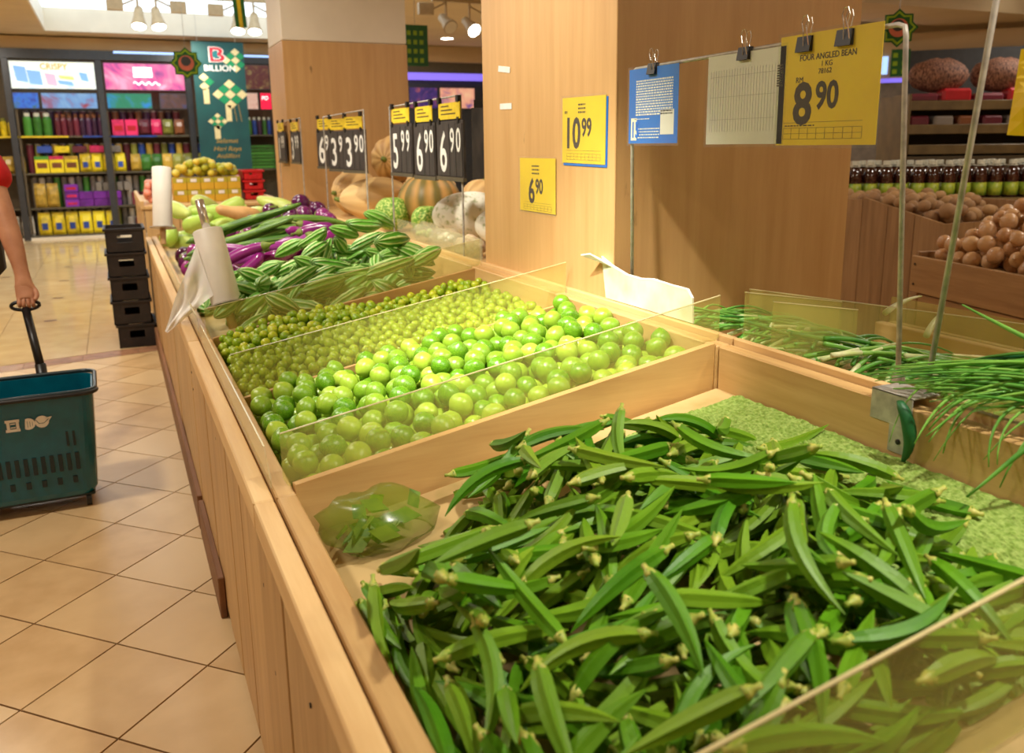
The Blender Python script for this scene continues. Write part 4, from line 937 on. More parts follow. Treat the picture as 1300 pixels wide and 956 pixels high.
flip_sign(3.56, 3.255, 1.215, 1.52, '6', '90', 'black flip price sign reading 6.90 next to the maple pillar')
T = facing(3.24, 1.215, 1.30); b = empty('price_sign', (1.34, 3.2, 1.215), 'dark back of a price sign turned to the rear aisle', 'price sign', 'flip number price signs on racks')
T2 = frame_mat((1.30, 3.25, 1.215), (.35, -.10, 0), (0, 0, 1)); plate(MB(), T2, 0, 0, .30, .27, -.01, 0).build('board', 'slate', b); plate(MB(), T2, .01, .27, .28, .30, -.01, 0).build('clip_strip', 'black', b)
sign_rack(5.76, 4.76, 1.274, 'wire rack holding black price signs above the round eggplants')
flip_sign(5.95, 5.72, 1.215, 1.53, '6', '90', 'leaning black price sign at the far end of the middle rack', skew=.25); flip_sign(5.60, 5.31, 1.205, 1.52, '3', '99', 'black price sign in the middle of the middle rack', skew=.2); flip_sign(5.22, 4.93, 1.205, 1.52, '3', '90', 'black price sign nearest the netted melon on the middle rack', skew=.2)
sign_rack(7.40, 6.46, 1.262, 'wire rack holding black price signs against the far pillar', 1.54)
flip_sign(7.38, 7.06, 1.235, 1.54, '1', '99', 'grey wrapped price sign at the far pillar edge', 1.25); flip_sign(6.82, 6.48, 1.235, 1.53, '3', '99', 'black price sign reading 3.99 on the face of the far pillar', 1.25)

# ------------------------------------------------------------------ plastic bag rolls
def bag_roll(base, top, r, label, post_top=None):
    b = Vector(base); t = Vector(top); d = (t-b).normalized(); q = d.to_track_quat('Z', 'X').to_matrix().to_4x4(); L = (t-b).length
    T = Matrix.Translation(b) @ q; o = empty('bag_roll', base, label, 'bag roll')
    MB().lathe([(r*.25, .0), (r*.96, 0), (r, .004), (r*1.0, L*.5), (r*.99, L-.004), (r*.95, L), (r*.25, L)], 28, T).build('film_roll', 'rollwhite', o, True)
    MB().lathe([(r*1.35, -.006), (r*1.35, -.002)], 24, T).build('base_plate', 'steel', o)
    MB().lathe([(.017, -.10), (.017, -.006)], 12, T).build('stand', 'pine', o)
    if post_top: MB().lathe([(.0165, L-.01), (.0165, L+post_top), (.014, L+post_top+.002)], 16, T).build('post', 'chrome', o, True)
    return o, T
ro, RT = bag_roll((.350, 3.455, .762), (.311, 3.545, 1.035), .056, 'white plastic bag roll on a chrome post with a bag pulled loose', .12)
bag_roll((.236, 5.458, .90), (.264, 5.532, 1.236), .054, 'white plastic bag roll standing farther back by the pale gourds')
# the loose bag: a folded film hanging to the aisle
v = []; f = []; nu, nv = 22, 12
A0, A1 = Vector((.262, 3.50, .985)), Vector((.302, 3.43, .80)); B0, B1 = Vector((.120, 3.46, .672)), Vector((.128, 3.45, .668))
for i in range(nu+1):
    s = i/nu
    for k in range(nv+1):
        t = k/nv; p = A0.lerp(B0, s).lerp(A1.lerp(B1, s), t); wv = math.sin(PI*s)
        p += Vector((-.5, -.8, 0))*(.016*wv*math.sin(7*t+4*s)+.010*wv*math.sin(13*t-6*s)); p.z += -.030*wv*(1-abs(2*t-1))*(.5+.5*math.sin(5*s)); v.append(p)
for i in range(nu):
    for k in range(nv): q = i*(nv+1)+k; f.append((q, q+1, q+nv+2, q+nv+1))
meshobj('loose_bag', v, f, 'bagwhite', ro, True)

# ------------------------------------------------------------------ black crates stacked at the stand
def crate(z, dx, mat, label, loc, size, name='stacking_crate', group=None, cat='crate', lipm=None):
    sx, sy, h = size; x, y = loc; o = empty(name, (x, y, z), label, cat, group); t = .006; x0, x1, y0, y1 = x-sx/2, x+sx/2, y-sy/2, y+sy/2
    b = MB()
    b.box((x0, y0, z), (x1, y1, z+t))
    b.box((x0, y0, z), (x0+t, y1, z+h)).box((x1-t, y0, z), (x1, y1, z+h))
    # front and back walls with hand holes
    for yy in (y0, y1-t):
        b.box((x0, yy, z), (x1, yy+t, z+h*.42)).box((x0, yy, z+h*.72), (x1, yy+t, z+h)).box((x0, yy, z+h*.42), (x0+sx*.3, yy+t, z+h*.72)).box((x1-sx*.3, yy, z+h*.42), (x1, yy+t, z+h*.72))
    b.build('body', mat, o)
    MB().box((x0-.012, y0-.012, z+h-.016), (x1+.012, y0+.003, z+h)).box((x0-.012, y1-.003, z+h-.016), (x1+.012, y1+.012, z+h)).box((x0-.012, y0, z+h-.016), (x0+.003, y1, z+h)).box((x1-.003, y0, z+h-.016), (x1+.012, y1, z+h)).build('lip', lipm or mat, o)
    for k in range(4): xx = x0+sx*(.15+.233*k); MB().box((xx-.005, y0-.005, z+.005), (xx+.005, y0, z+h*.40)).build('rib', mat, o)
    return o
for k in range(5):
    crate(k*.165, 0, 'blackcrate', ['black crate at the bottom of the stack by the stand', 'black crate resting on the bottom one of the stack', 'black crate in the middle of the stack by the stand', 'black crate second from the top of the stack', 'black crate on top of the stack by the stand'][k], (.0+random.uniform(-.012, .012)+.038, 6.62), (.24, .36, .163), group='black crates by the stand')

# ------------------------------------------------------------------ teal trolley basket
bk = empty('trolley_basket', (-.43, 3.66, 0), 'teal rolling shopping basket with a black pull handle and emblems', 'basket')
def rr(hx, hy, r, n=6): return [(sx*(hx-r)+r*math.cos(a), sy*(hy-r)+r*math.sin(a)) for (sx, sy, a0) in ((1, 1, 0), (-1, 1, PI/2), (-1, -1, PI), (1, -1, 3*PI/2)) for a in (a0+PI/2*i/n for i in range(n+1))]
Zs = [(.055, .245, .135), (.075, .256, .145), (.20, .264, .152), (.34, .272, .160), (.44, .278, .166)]
def ring(z):
    hx = np.interp(z, [q[0] for q in Zs], [q[1] for q in Zs]); hy = np.interp(z, [q[0] for q in Zs], [q[2] for q in Zs]); return rr(hx, hy, .05)
CX, CY = -.432, 3.66; TB = Matrix.Translation((CX, CY, 0)) @ Matrix.Rotation(.02, 4, 'Z')
# closed wall; the shade of its openings is put on the front as dark plates
b = MB(); n = len(ring(.1)); lv = [.055, .075, .115, .145, .165, .235, .30, .345, .44]
def topz(x): return .462-.045*math.exp(-((x+.02)/.10)**2)
v = []
for t in (0, .006):
    for z in lv:
        for (x, y) in ring(z):
            k = 1-t/.16; zz = z if z < .40 else topz(x)
            v.append(TB @ Vector((x*(1-t/.27), y*k, zz)))
f = []; nl = len(lv)
for t in (0, 1):
    for i in range(nl-1):
        for k in range(n): a_, b_ = (t*nl+i)*n+k, (t*nl+i)*n+(k+1) % n; q = (a_, b_, b_+n, a_+n); f.append(q if t == 0 else q[::-1])
for k in range(n): a_ = (nl-1)*n+k; b_ = (nl-1)*n+(k+1) % n; f.append((a_, b_, b_+nl*n, a_+nl*n))
f.append(tuple(range(n))[::-1]); b.add(v, f); b.build('tub', 'teal', bk, False)
def yf(z): return -np.interp(z, [q[0] for q in Zs], [q[2] for q in Zs])
sl = MB(); pos = [-.20+i*.0285 for i in range(15)]
for x in pos: sl.box((x-.007, yf(.21)-.0045, .165), (x+.007, yf(.21)+.002, .232), 0, TB)
for x in (.175, .197): sl.box((x-.004, yf(.29)-.004, .262), (x+.004, yf(.29)+.002, .318), 0, TB)
for x in [-.18+i*.052 for i in range(8)]: sl.box((x-.008, yf(.13)-.0045, .112), (x+.008, yf(.13)+.002, .138), 0, TB)
sl.build('dark_slot_plates', 'tealdark', bk)  # dark plates imitate the shade inside openings that the tub wall lacks
rm = MB(); pts = [TB @ Vector((x*1.03, y*1.05, topz(x)+.006)) for x, y in ring(.44)]; rm.tube(pts+[pts[0]], .009, 8, False); rm.build('rim', 'tealdark', bk, True)
pts = [TB @ Vector((x*1.05, y*1.10, .462)) for x, y in ring(.44) if y < .02]; pts.sort(key=lambda p: p.x); MB().tube(pts, .008, 8).build('carry_handle', 'black', bk, True)
MB().box((-.245, -.13, .045), (.245, .13, .056), .003, TB).build('base_tray', 'tealdark', bk)
for sx in (-.22, .22):
    for sy in (-.11, .11): MB().lathe([(.012, -.009), (.026, -.009), (.026, .009), (.012, .009)], 14, TB @ Matrix.Translation((sx, sy, .026)) @ Matrix.Rotation(PI/2, 4, 'Y')).build('wheel', 'black', bk)
# white emblems on the front
def fr(x, z): return TB @ frame_mat((x, yf(z)-.0055, z), (1, 0, 0), (0, -.05, 1))
T = fr(-.018, .345)
em = MB()
for r in [(.0, .0, .046, .010), (.0, .036, .046, .046), (.004, .006, .014, .040), (.034, .006, .044, .040), (.016, .014, .032, .018), (.016, .028, .032, .032)]: plate(em, T, *r, 0, .001)
em.build('emblem', 'whiteink', bk)
def halfdisc(T, cx, cy, r, a0, a1): 
    pts = [T @ Vector((cx+r*math.cos(a0+(a1-a0)*i/16), cy+r*math.sin(a0+(a1-a0)*i/16), 0)) for i in range(17)]; return MB().quadbox(pts, (T.to_3x3() @ Vector((0, 0, .001))))
e1 = halfdisc(T, .074, .023, .022, -2.2, 2.0).build('emblem', 'whiteink', bk)
lines(T @ Matrix.Translation((0, 0, .0007)), bk, [(.070+i*.008, .010+i*.002, .0715+i*.008, .034-i*.002) for i in range(3)], 'teal', 'emblem_lines')
e2 = halfdisc(T, .118, .026, .023, 0, 6.1).build('emblem', 'whiteink', bk)
MB().quadbox([T @ Vector(p) for p in [(.130, .040, 0), (.152, .042, 0), (.138, .022, 0)]], T.to_3x3() @ Vector((0, 0, .001))).build('emblem', 'whiteink', bk)
MB().tube([T @ Vector(p) for p in [(.098, .036, .0012), (.108, .020, .0012), (.124, .020, .0012), (.140, .034, .0012)]], .0012, 5).build('emblem_lines', 'teal', bk)
# telescopic pull handle
HX, HY = -.386, 4.08
MB().tube([(-.335, 3.87, .30), (-.345, 3.90, .50)], .021, 14).build('handle_sleeve', 'black', bk, True)
MB().tube([(-.344, 3.90, .48), (-.386, 4.078, .700)], .0165, 14).build('handle_tube', 'black', bk, True)
g_ = [(HX+.052*math.cos(a), HY, .715+.019*math.sin(a)) for a in (2*PI*i/24 for i in range(25))]; MB().tube(g_, .0075, 8, False).build('handle_grip', 'black', bk, True)
# goods lying in the basket
for k, (x, y, m_) in enumerate([(-.56, 3.66, 'p_blue'), (-.44, 3.65, 'p_white'), (-.33, 3.68, 'redpack')]):
    o = box('packet', (x-.04, y-.05, .063), (x+.04, y+.05, .20), m_, None, .008); tag(o, ['blue packet inside the teal basket', 'white packet inside the teal basket', 'red packet inside the teal basket'][k], 'packet')

# ------------------------------------------------------------------ person pulling the basket
def skinmesh(name, nodes, edges, mat, parent, sub=2, root=0):
    me = bpy.data.meshes.new(name); me.from_pydata([n_[:3] for n_ in nodes], edges, []); o = bpy.data.objects.new(name, me); COL.objects.link(o)
    md = o.modifiers.new('skin', 'SKIN'); md.use_smooth_shade = True
    for i, n_ in enumerate(nodes):
        s = me.skin_vertices[0].data[i]; s.radius = (n_[3], n_[4] if len(n_) > 4 else n_[3]); s.use_root = (i == root)
    sb = o.modifiers.new('sub', 'SUBSURF'); sb.levels = sub; sb.render_levels = sub
    me.materials.append(M[mat]); dg = bpy.context.evaluated_depsgraph_get(); ev = o.evaluated_get(dg); m2 = bpy.data.meshes.new_from_object(ev)
    v = [tuple(q.co) for q in m2.vertices]; f = [tuple(p.vertices) for p in m2.polygons]; bpy.data.objects.remove(o)
    return meshobj(name, v, f, mat, parent, True)
px, py = -.70, 4.32
pe = empty('person', (px, py, 0), 'person in red shirt and dark shorts holding the basket handle', 'person')
body = [(px, py, .93, .105, .08), (px, py, 1.10, .10, .075), (px, py, 1.30, .11, .075), (px, py, 1.42, .075, .06), (px, py-.01, 1.50, .060), (px, py-.02, 1.56, .070, .078), (px, py-.03, 1.64, .078, .092), (px, py-.03, 1.72, .066, .078),
        (px+.17, py-.01, 1.38, .058), (-.470, 4.25, 1.25, .055), (-.430, 4.19, 1.08, .047), (-.405, 4.155, .96, .042), (-.388, 4.125, .86, .029), (-.384, 4.108, .81, .036, .021), (-.382, 4.096, .765, .040, .018),
        (px-.17, py, 1.38, .055), (px-.24, py+.01, 1.24, .045), (px-.27, py+.02, 1.08, .037), (px-.26, py-.05, .90, .030), (px-.255, py-.07, .83, .022), (px-.25, py-.08, .76, .020, .038),
        (px+.09, py, .86, .085), (px+.10, py-.04, .50, .058), (px+.10, py+.02, .28, .05), (px+.10, py+.04, .09, .034), (px+.11, py-.08, .04, .036, .028),
        (px-.09, py, .86, .085), (px-.10, py+.06, .50, .058), (px-.10, py+.16, .28, .05), (px-.10, py+.20, .09, .034), (px-.11, py+.08, .04, .036, .028)]
ed = [(0, 1), (1, 2), (2, 3), (3, 4), (4, 5), (5, 6), (6, 7), (2, 8), (8, 9), (9, 10), (10, 11), (11, 12), (12, 13), (13, 14), (2, 15), (15, 16), (16, 17), (17, 18), (18, 19), (19, 20), (0, 21), (21, 22), (22, 23), (23, 24), (24, 25), (0, 26), (26, 27), (27, 28), (28, 29), (29, 30)]
# fingers grown from the gripping hand: curled under the handle bar
base_i = 14
for k, (dx, ln) in enumerate([(.026, .9), (.009, 1.), (-.008, .95), (-.024, .8)]):
    i0 = len(body); hx, hy, hz = -.382+dx, 4.092, .742
    body += [(hx, hy-.010, hz, .0095), (hx, hy-.022, hz-.022*ln, .0088), (hx, hy-.012, hz-.038*ln, .0082), (hx, hy+.004, hz-.036*ln, .0075)]
    ed += [(base_i, i0), (i0, i0+1), (i0+1, i0+2), (i0+2, i0+3)]
i0 = len(body); body += [(-.345, 4.10, .775, .012), (-.337, 4.075, .755, .0105), (-.347, 4.058, .735, .009)]; ed += [(13, i0), (i0, i0+1), (i0+1, i0+2)]
for dx, dy, ln in [(-.002, -.030, .95), (-.004, -.011, 1.), (-.004, .008, .95), (-.002, .026, .8)]:      # the free hand, loosely curled
    i0 = len(body); hx, hy, hz = px-.252+dx, py-.08+dy, .73
    body += [(hx, hy, hz-.012, .0095), (hx+.004, hy, hz-.044*ln, .0088), (hx+.018, hy, hz-.068*ln, .0078)]; ed += [(20, i0), (i0, i0+1), (i0+1, i0+2)]
i0 = len(body); body += [(px-.238, py-.12, .775, .0115), (px-.228, py-.134, .745, .0095), (px-.222, py-.136, .722, .008)]; ed += [(19, i0), (i0, i0+1), (i0+1, i0+2)]
skinmesh('body', body, ed, 'skin', pe)
skinmesh('shirt', [(px, py, .80, .185, .145), (px, py, .95, .18, .14), (px, py, 1.12, .175, .13), (px, py, 1.31, .19, .135), (px, py, 1.44, .10, .085), (px+.17, py, 1.385, .085), (-.465, 4.26, 1.28, .078), (-.432, 4.21, 1.175, .076), (px-.17, py, 1.385, .085), (px-.225, py, 1.28, .076), (px-.25, py+.01, 1.18, .072)], [(0, 1), (1, 2), (2, 3), (3, 4), (3, 5), (5, 6), (6, 7), (3, 8), (8, 9), (9, 10)], 'redshirt', pe)
skinmesh('shorts', [(px, py, .97, .165, .13), (px+.085, py, .84, .115), (px+.10, py-.03, .62, .10), (px-.085, py, .84, .115), (px-.10, py+.04, .62, .10)], [(0, 1), (1, 2), (0, 3), (3, 4)], 'shorts', pe)
h = MB().ball((px, py-.01, 1.685), 1, 20, 12, (.098, .112, .105)); v = [(p[0], max(p[1], py-.085), max(p[2], 1.655 if p[1] < py-.02 else 1.58)) for p in h.v]; meshobj('hair', v, h.f, 'hair', pe, True)
for s in (-1, 1):
    e = MB().ball((px+s*.029, py-.098, 1.652), .0095, 10, 6).build('eye', 'whiteink', pe, True); MB().ball((px+s*.029, py-.1055, 1.652), .0045, 8, 5).build('pupil', 'black', e, True)
    MB().ball((px+s*.082, py-.02, 1.64), .022, 10, 6, (.4, .7, 1.2)).build('ear', 'skin', pe, True)
MB().ball((px, py-.108, 1.625), .013, 10, 6, (.8, 1, 1.5)).build('nose', 'skin', pe, True)
MB().ball((px, py-.098, 1.588), .018, 10, 6, (1.1, .5, .28)).build('mouth', 'opink', pe, True)
for sx, sy in ((.11, -.05), (-.11, .12)): MB().ball((px+sx, py+sy, .035), 1, 14, 8, (.048, .125, .036)).build('shoe', 'black', pe, True)

sb = MB().box((-.60, 4.36, .80), (-.475, 4.50, 1.0), .03).build('sling_bag', 'shorts'); tag(sb, 'dark brown sling bag hanging at the hip of the person', 'bag')
MB().tube([(-.54, 4.43, .99), (-.575, 4.40, 1.20), (-.66, 4.36, 1.47)], .010, 6).build('strap', 'shorts', sb)

# ------------------------------------------------------------------ far fruit table with cartons and crates
ft = empty('fruit_table', (.75, 8.6, 0), 'wooden fruit table behind the produce stand', 'display table')
for i in range(8): box('plank', (.185, 7.75+i*.25, .03), (.205, 7.75+i*.25+.246, .86), 'pine', ft, .002)
for i in range(4): box('plank', (.21+i*.265, 7.75, .03), (.21+i*.265+.26, 7.77, .86), 'pine', ft, .002)
box('table_top', (.18, 7.74, .86), (1.25, 9.76, .885), 'pineY', ft, .003)
for (x0, x1) in [(.18, .21), (1.22, 1.25)]: box('edge_board', (x0, 7.74, .885), (x1, 9.76, .93), 'bev', ft, .003)
for r_ in range(2):
    for k in range(5):
        x = .47+k*.113; z = .886+r_*.105; o = empty('fruit_carton', (x+.055, 8.25, z), 'small yellow fruit carton in the '+['lower', 'upper'][r_]+' row on the fruit table', 'carton', 'yellow fruit cartons')
        box('box', (x, 8.15, z), (x+.109, 8.42, z+.103), 'carton', o, .002); box('band', (x-.0005, 8.1485, z+.06), (x+.1095, 8.1498, z+.1035), 'cartonolive', o); box('label_patch', (x+.03, 8.1475, z+.066), (x+.08, 8.1485, z+.094), 'paper', o)
mg = [(p[0], p[1], p[2], p[3]) for p in spheres(46, (.47, 1.03, 8.14, 8.44), lambda x: 1.094, (.032, .04), lambda x, y: 1.14+.10*math.exp(-((x-.75)/.22)**2), 12, None, 21)]
mm = fruit_mesh('mango', 1., 'mango', .04, 14, 10, 1.12)
for p in mg: tag(inst('mango', mm, Matrix.Translation(p[:3]) @ Euler((random.uniform(1, 2), 0, random.uniform(0, 6))).to_matrix().to_4x4() @ Matrix.Scale(p[3]*.9, 4)), 'green yellow mango heaped on the yellow cartons', 'mango', 'mangoes on the cartons')
for k in range(3): crate(.886+k*.088, 0, 'redcrate', ['red plastic crate at the bottom beside the yellow cartons', 'red plastic crate in the middle beside the yellow cartons', 'red plastic crate on top beside the yellow cartons'][k], (1.145, 8.30), (.17, .30, .086), 'fruit_crate', 'red crates on the fruit table')
am = fruit_mesh('apple', 1., 'apple', 0, 14, 10, .9)
for p in spheres(24, (.22, .44, 8.0, 8.5), lambda x: .888, (.034, .04), None, 12, None, 22): tag(inst('apple', am, Matrix.Translation(p[:3]) @ Matrix.Scale(p[3]*.985, 4)), 'pink apple piled at the aisle corner of the fruit table', 'apple', 'apples at the aisle corner')
for p in spheres(22, (1.05, 1.22, 8.6, 9.1), lambda x: .888, (.036, .044), None, 12, None, 23): tag(inst('apple', am, Matrix.Translation((p[0], p[1], p[2])) @ Matrix.Scale(p[3]*.985, 4)), 'red pink apple piled behind the red crates', 'apple', 'apples behind the red crates')

# ------------------------------------------------------------------ shop front at the back: frames, lit screens, shelves of packets
BY = 15.1
sf = empty('trim_5', (1.0, BY+.2, 0)); tag(sf, kind='structure')
box('header', (-4, BY+.05, 2.80), (8, BY+.4, 2.98), 'wallp', sf); box('header_beam', (-4, BY-.02, 2.66), (3.0, BY+.06, 2.80), 'frame', sf, .004)
box('light_strip', (.2, BY-.03, 2.765), (3.0, BY-.021, 2.795), 'blueneon', sf)
for x in (-2.55, -1.27, -.03, 1.24, 2.55): box('mullion', (x-.045, BY-.03, 0), (x+.045, BY+.05, 2.66), 'frame', sf, .004)
box('plinth', (-4, BY-.02, 0), (3.0, BY+.38, .034), 'white', sf)
box('back_panel', (-4, BY+.36, 0), (3.0, BY+.39, 2.8), 'shelfdark', sf)
def scr(x0, z0, x1, z1, mat, label, group=None):
    o = box('lit_sign', (x0, BY-.01, z0), (x1, BY+.02, z1), mat); tag(o, label, 'sign', group)
    MB().box((x0-.012, BY-.012, z0-.012), (x1+.012, BY+.018, z0)).box((x0-.012, BY-.012, z1), (x1+.012, BY+.018, z1+.012)).box((x0-.012, BY-.012, z0), (x0, BY+.018, z1)).box((x1, BY-.012, z0), (x1+.012, BY+.018, z1)).build('bezel', 'frame', o); return o
s1 = scr(-1.215, 2.235, -.09, 2.62, screen('screen_crispy', [srgb(255, 250, 214), srgb(250, 252, 236), srgb(206, 232, 250)], 2.4, 1.25), 'bright pale lit sign headed CRISPY')
T = frame_mat((-.82, BY-.0145, 2.51), (1, 0, 0), (0, 0, 1)); text('CRISPY', .085, T, emis('sign_yellow', srgb(186, 160, 20), .7), s1, 'lettering', .95, .03)
pk = emis('sign_pale_blue', srgb(120, 168, 226), .8); pp = emis('sign_pale_pink', srgb(236, 170, 196), .8); pg = emis('sign_lime', srgb(190, 206, 120), .8)
for x, z, ww, hh, m_ in [(-1.14, 2.34, .15, .22, pk), (-.97, 2.30, .17, .20, pk), (-.74, 2.29, .13, .17, pp), (-.56, 2.38, .19, .05, pg), (-.58, 2.30, .19, .06, pk), (-.28, 2.36, .10, .12, pk)]:
    MB().quadbox([(x, BY-.0135, z), (x+ww, BY-.0135, z-.02), (x+ww-.02, BY-.0135, z+hh-.02), (x-.03, BY-.0135, z+hh)], (0, .002, 0)).build('pack_print', m_, s1)
s2_ = scr(.045, 2.235, 1.18, 2.62, screen('screen_pink', [srgb(120, 60, 140), srgb(236, 90, 160), srgb(250, 140, 176), srgb(246, 190, 220)], 2.2, 1.1), 'pink and violet lit sign beside the pale one')
wh = emis('sign_white', (1, .96, .92), 1.3)
box('white_panel', (.45, BY-.0135, 2.42), (.72, BY-.0115, 2.57), wh, s2_)
MB().tube([(.44+i*.02, BY-.014, 2.33+.022*math.sin(i*1.3)) for i in range(20)], .011, 6).build('script_stroke', wh, s2_)
scr(-1.215, 1.955, -.89, 2.17, screen('screen_blue_toys', [srgb(20, 60, 170), srgb(30, 120, 230), srgb(60, 110, 90)], 5, .8), 'small blue lit sign under the pale one')
scr(-.845, 1.955, -.10, 2.17, screen('screen_sky', [srgb(150, 196, 236), srgb(120, 170, 226), srgb(170, 60, 80)], 2.6, .8), 'sky blue lit sign with a red shape under the pale one')
scr(.045, 1.96, .67, 2.175, screen('screen_green', [srgb(20, 140, 100), srgb(30, 150, 110), srgb(30, 150, 230)], 2.2, .8), 'green and blue lit sign under the pink one')
scr(.80, 1.96, 1.18, 2.175, screen('screen_brown', [srgb(90, 56, 60), srgb(130, 80, 70), srgb(90, 90, 140)], 3, .5), 'brown lit sign beside the green and blue one')
scr(2.05, 2.27, 2.49, 2.64, screen('screen_maroon', [srgb(110, 24, 34), srgb(120, 50, 40), srgb(190, 160, 90)], 6, .5), 'maroon lit sign beside the green banner')
scr(2.04, 1.955, 2.285, 2.205, screen('screen_biscuit', [srgb(230, 170, 150), srgb(240, 196, 170), srgb(210, 130, 110)], 9, .8), 'biscuit coloured lit sign beside the green banner')
s9 = scr(2.33, 1.955, 2.50, 2.205, emis('screen_red', srgb(226, 14, 60), .9), 'red lit sign cut off by the far pillar')
T = frame_mat((2.345, BY-.0145, 2.10), (1, 0, 0), (0, 0, 1)); text('PO', .06, T, wh, s9, 'lettering', .9, .02, .15)
# shelves
SH = [.06, .48, 1.0, 1.55]
shelf = empty('wall_shelves', (.4, BY+.15, 0), 'dark wall shelves filled with packets under the lit signs', 'shelf')
for z in SH: box('shelf_board', (-2.5, BY+.03, z-.025), (3.0, BY+.34, z), 'shelf', shelf, .002)
for x in (-1.2, .02, 1.22): box('upright', (x-.015, BY+.02, .1), (x+.015, BY+.06, 1.95), 'shelfdark', shelf)
box('price_strip', (-2.4, BY+.02, 1.525), (-.55, BY+.029, 1.55), 'signtag', shelf); box('price_strip', (-.35, BY+.02, 1.525), (.7, BY+.029, 1.55), 'p_blue', shelf)
def pouch(x, z, w_, h_, mat, label, group, cat='packet', patch=None, y=None, top='p_gold'):
    y = BY+.10 if y is None else y; hw = w_/2; v = []; f = []
    for i, (s, d) in enumerate([(0, .02), (.15, .055), (.55, .06), (.82, .035), (.92, .008), (1, .006)]):
        for (dx, dy) in ((-1, -.5), (-.5, -1), (.5, -1), (1, -.5), (1, .5), (-1, .5)): v.append((x+dx*hw*(1 if s < .8 else .94), y+dy*d, z+s*h_))
    for i in range(5): f += [(i*6+k, i*6+(k+1) % 6, (i+1)*6+(k+1) % 6, (i+1)*6+k) for k in range(6)]
    f += [tuple(range(6))[::-1], tuple(range(30, 36))]
    o = meshobj('packet', v, f, mat); tag(o, label, cat, group)
    if patch: box('printed_patch', (x-hw*.45, y-.066, z+h_*.25), (x+hw*.45, y-.058, z+h_*.55), patch, o)
    return o
def carton(x0, z, w_, h_, mat, label, group, d=.16, patch=None):
    o = box('packet', (x0, BY+.045, z+.001), (x0+w_, BY+.045+d, z+h_), mat, None, .004); tag(o, label, 'packet', group)
    if patch: box('printed_patch', (x0+w_*.15, BY+.042, z+h_*.3), (x0+w_*.85, BY+.0445, z+h_*.62), patch, o)
    return o
for k in range(6): pouch(-1.02+k*.19, .062, .175, .34, 'p_yellow', 'yellow pouch with a blue patch on the bottom shelf', 'yellow pouches on the bottom shelf', patch='p_blue')
for k in range(6): pouch(-2.2+k*.19, .062, .17, .30, 'p_white', 'pale pouch on the bottom shelf behind the person', 'pale pouches on the bottom shelf')
for k in range(2): pouch(-1.03+k*.17, .485, .16, .36, 'p_gold', 'gold foil pouch beside the purple boxes', 'gold foil pouches')
for r_ in range(2):
    for k in range(4): carton(-.70+k*.20, .48+r_*.115, .192, .112, 'p_purple', 'flat purple box in the '+['lower', 'upper'][r_]+' row on the shelf', 'purple boxes on the shelf', patch='p_pink' if k == 0 else None)
carton(-.70, .712, .192, .11, 'p_purple', 'purple box on top of the stacked purple boxes', None, patch='redpack')
for k in range(7): carton(-.45+k*.10, .712, .08, .13, 'p_grey', 'grey tin behind the purple boxes', 'grey tins on the shelf') if k > 1 else None
for k in range(5): carton(.25+k*.13, .48, .11, .20, 'p_maroon', 'maroon box on the shelf by the fruit table', 'maroon boxes')
for k in range(3): carton(-1.05+k*.20, 1.0, .19, .25, 'p_yellow', ['yellow box with a green top on the third shelf', 'yellow box with a pink top on the third shelf', 'plain yellow box on the third shelf'][k], None, patch='p_brown'); 
for k in range(3): box('lid_band', (-1.05+k*.20, BY+.0448, 1.20), (-.86+k*.20, BY+.046, 1.25), ['p_green', 'p_pink', 'p_gold'][k], bpy.data.objects[[o.name for o in COL.objects if o.name.startswith('packet') and o.get('label', '').startswith(['yellow box with a green', 'yellow box with a pink', 'plain yellow box'][k])][0]])
for k in range(4): pouch(-.36+k*.165, 1.005, .155, .28, 'p_yellow', 'yellow pouch with a blue patch on the third shelf', 'yellow pouches on the third shelf', patch='p_blue')
for k in range(12): pouch(.36+k*.155, 1.005, .15, .26, random.choice(['p_olive', 'p_gold', 'p_green']), 'mottled green and gold packet on the third shelf', 'mottled packets on the third shelf')
for k in range(8): pouch(-2.3+k*.15, 1.005, .14, .25, 'p_gold', 'gold packet on the third shelf behind the person', 'gold packets on the third shelf')
for k in range(5): carton(-1.0+k*.24, 1.30, .2, .10, ['p_blue', 'p_yellow', 'p_maroon', 'p_pink', 'p_grey'][k], ['blue', 'yellow', 'maroon', 'pink', 'grey'][k]+' carton lying on top of the third shelf goods', None)
def jar(x, z, r, h_, mat, label, group, capm='capw'):
    o = MB().lathe([(r, 0), (r, h_*.72), (r*.75, h_*.82), (r*.6, h_*.84)], 12, Matrix.Translation((x, BY+.11, z))).build('jar', mat); tag(o, label, 'jar', group)
    MB().lathe([(r*.7, h_*.84), (r*.7, h_)], 12, Matrix.Translation((x, BY+.11, z))).build('lid', capm, o); return o
for k in range(3): jar(-1.08+k*.13, 1.55, .06, .34, 'p_green', 'green bottle on the top shelf below the lit signs', 'green bottles on the top shelf')
for k in range(8): jar(-.68+k*.085, 1.55, .042, .32, 'p_maroon' if k < 4 else 'p_darkpurple', ['maroon', 'dark purple'][k > 3]+' jar on the top shelf below the lit signs', ['maroon', 'dark purple'][k > 3]+' jars on the top shelf', 'p_brown')
for k in range(2): carton(.07+k*.19, 1.55, .175, .24, 'p_pink', 'bright pink packet on the top shelf', 'bright pink packets', patch='redpack')
for k in range(4): pouch(.54+k*.17, 1.555, .15, .24, ['p_maroon', 'p_pink', 'p_olive', 'p_brown'][k], ['maroon', 'dull pink', 'olive', 'brown'][k]+' pouch on the top shelf beside the pink packets', None)
for k in range(12): jar(-2.45+k*.105, 1.55, .045, .26, 'p_yellow', 'yellow jar on the top shelf behind the person', 'yellow jars on the top shelf', 'p_olive')
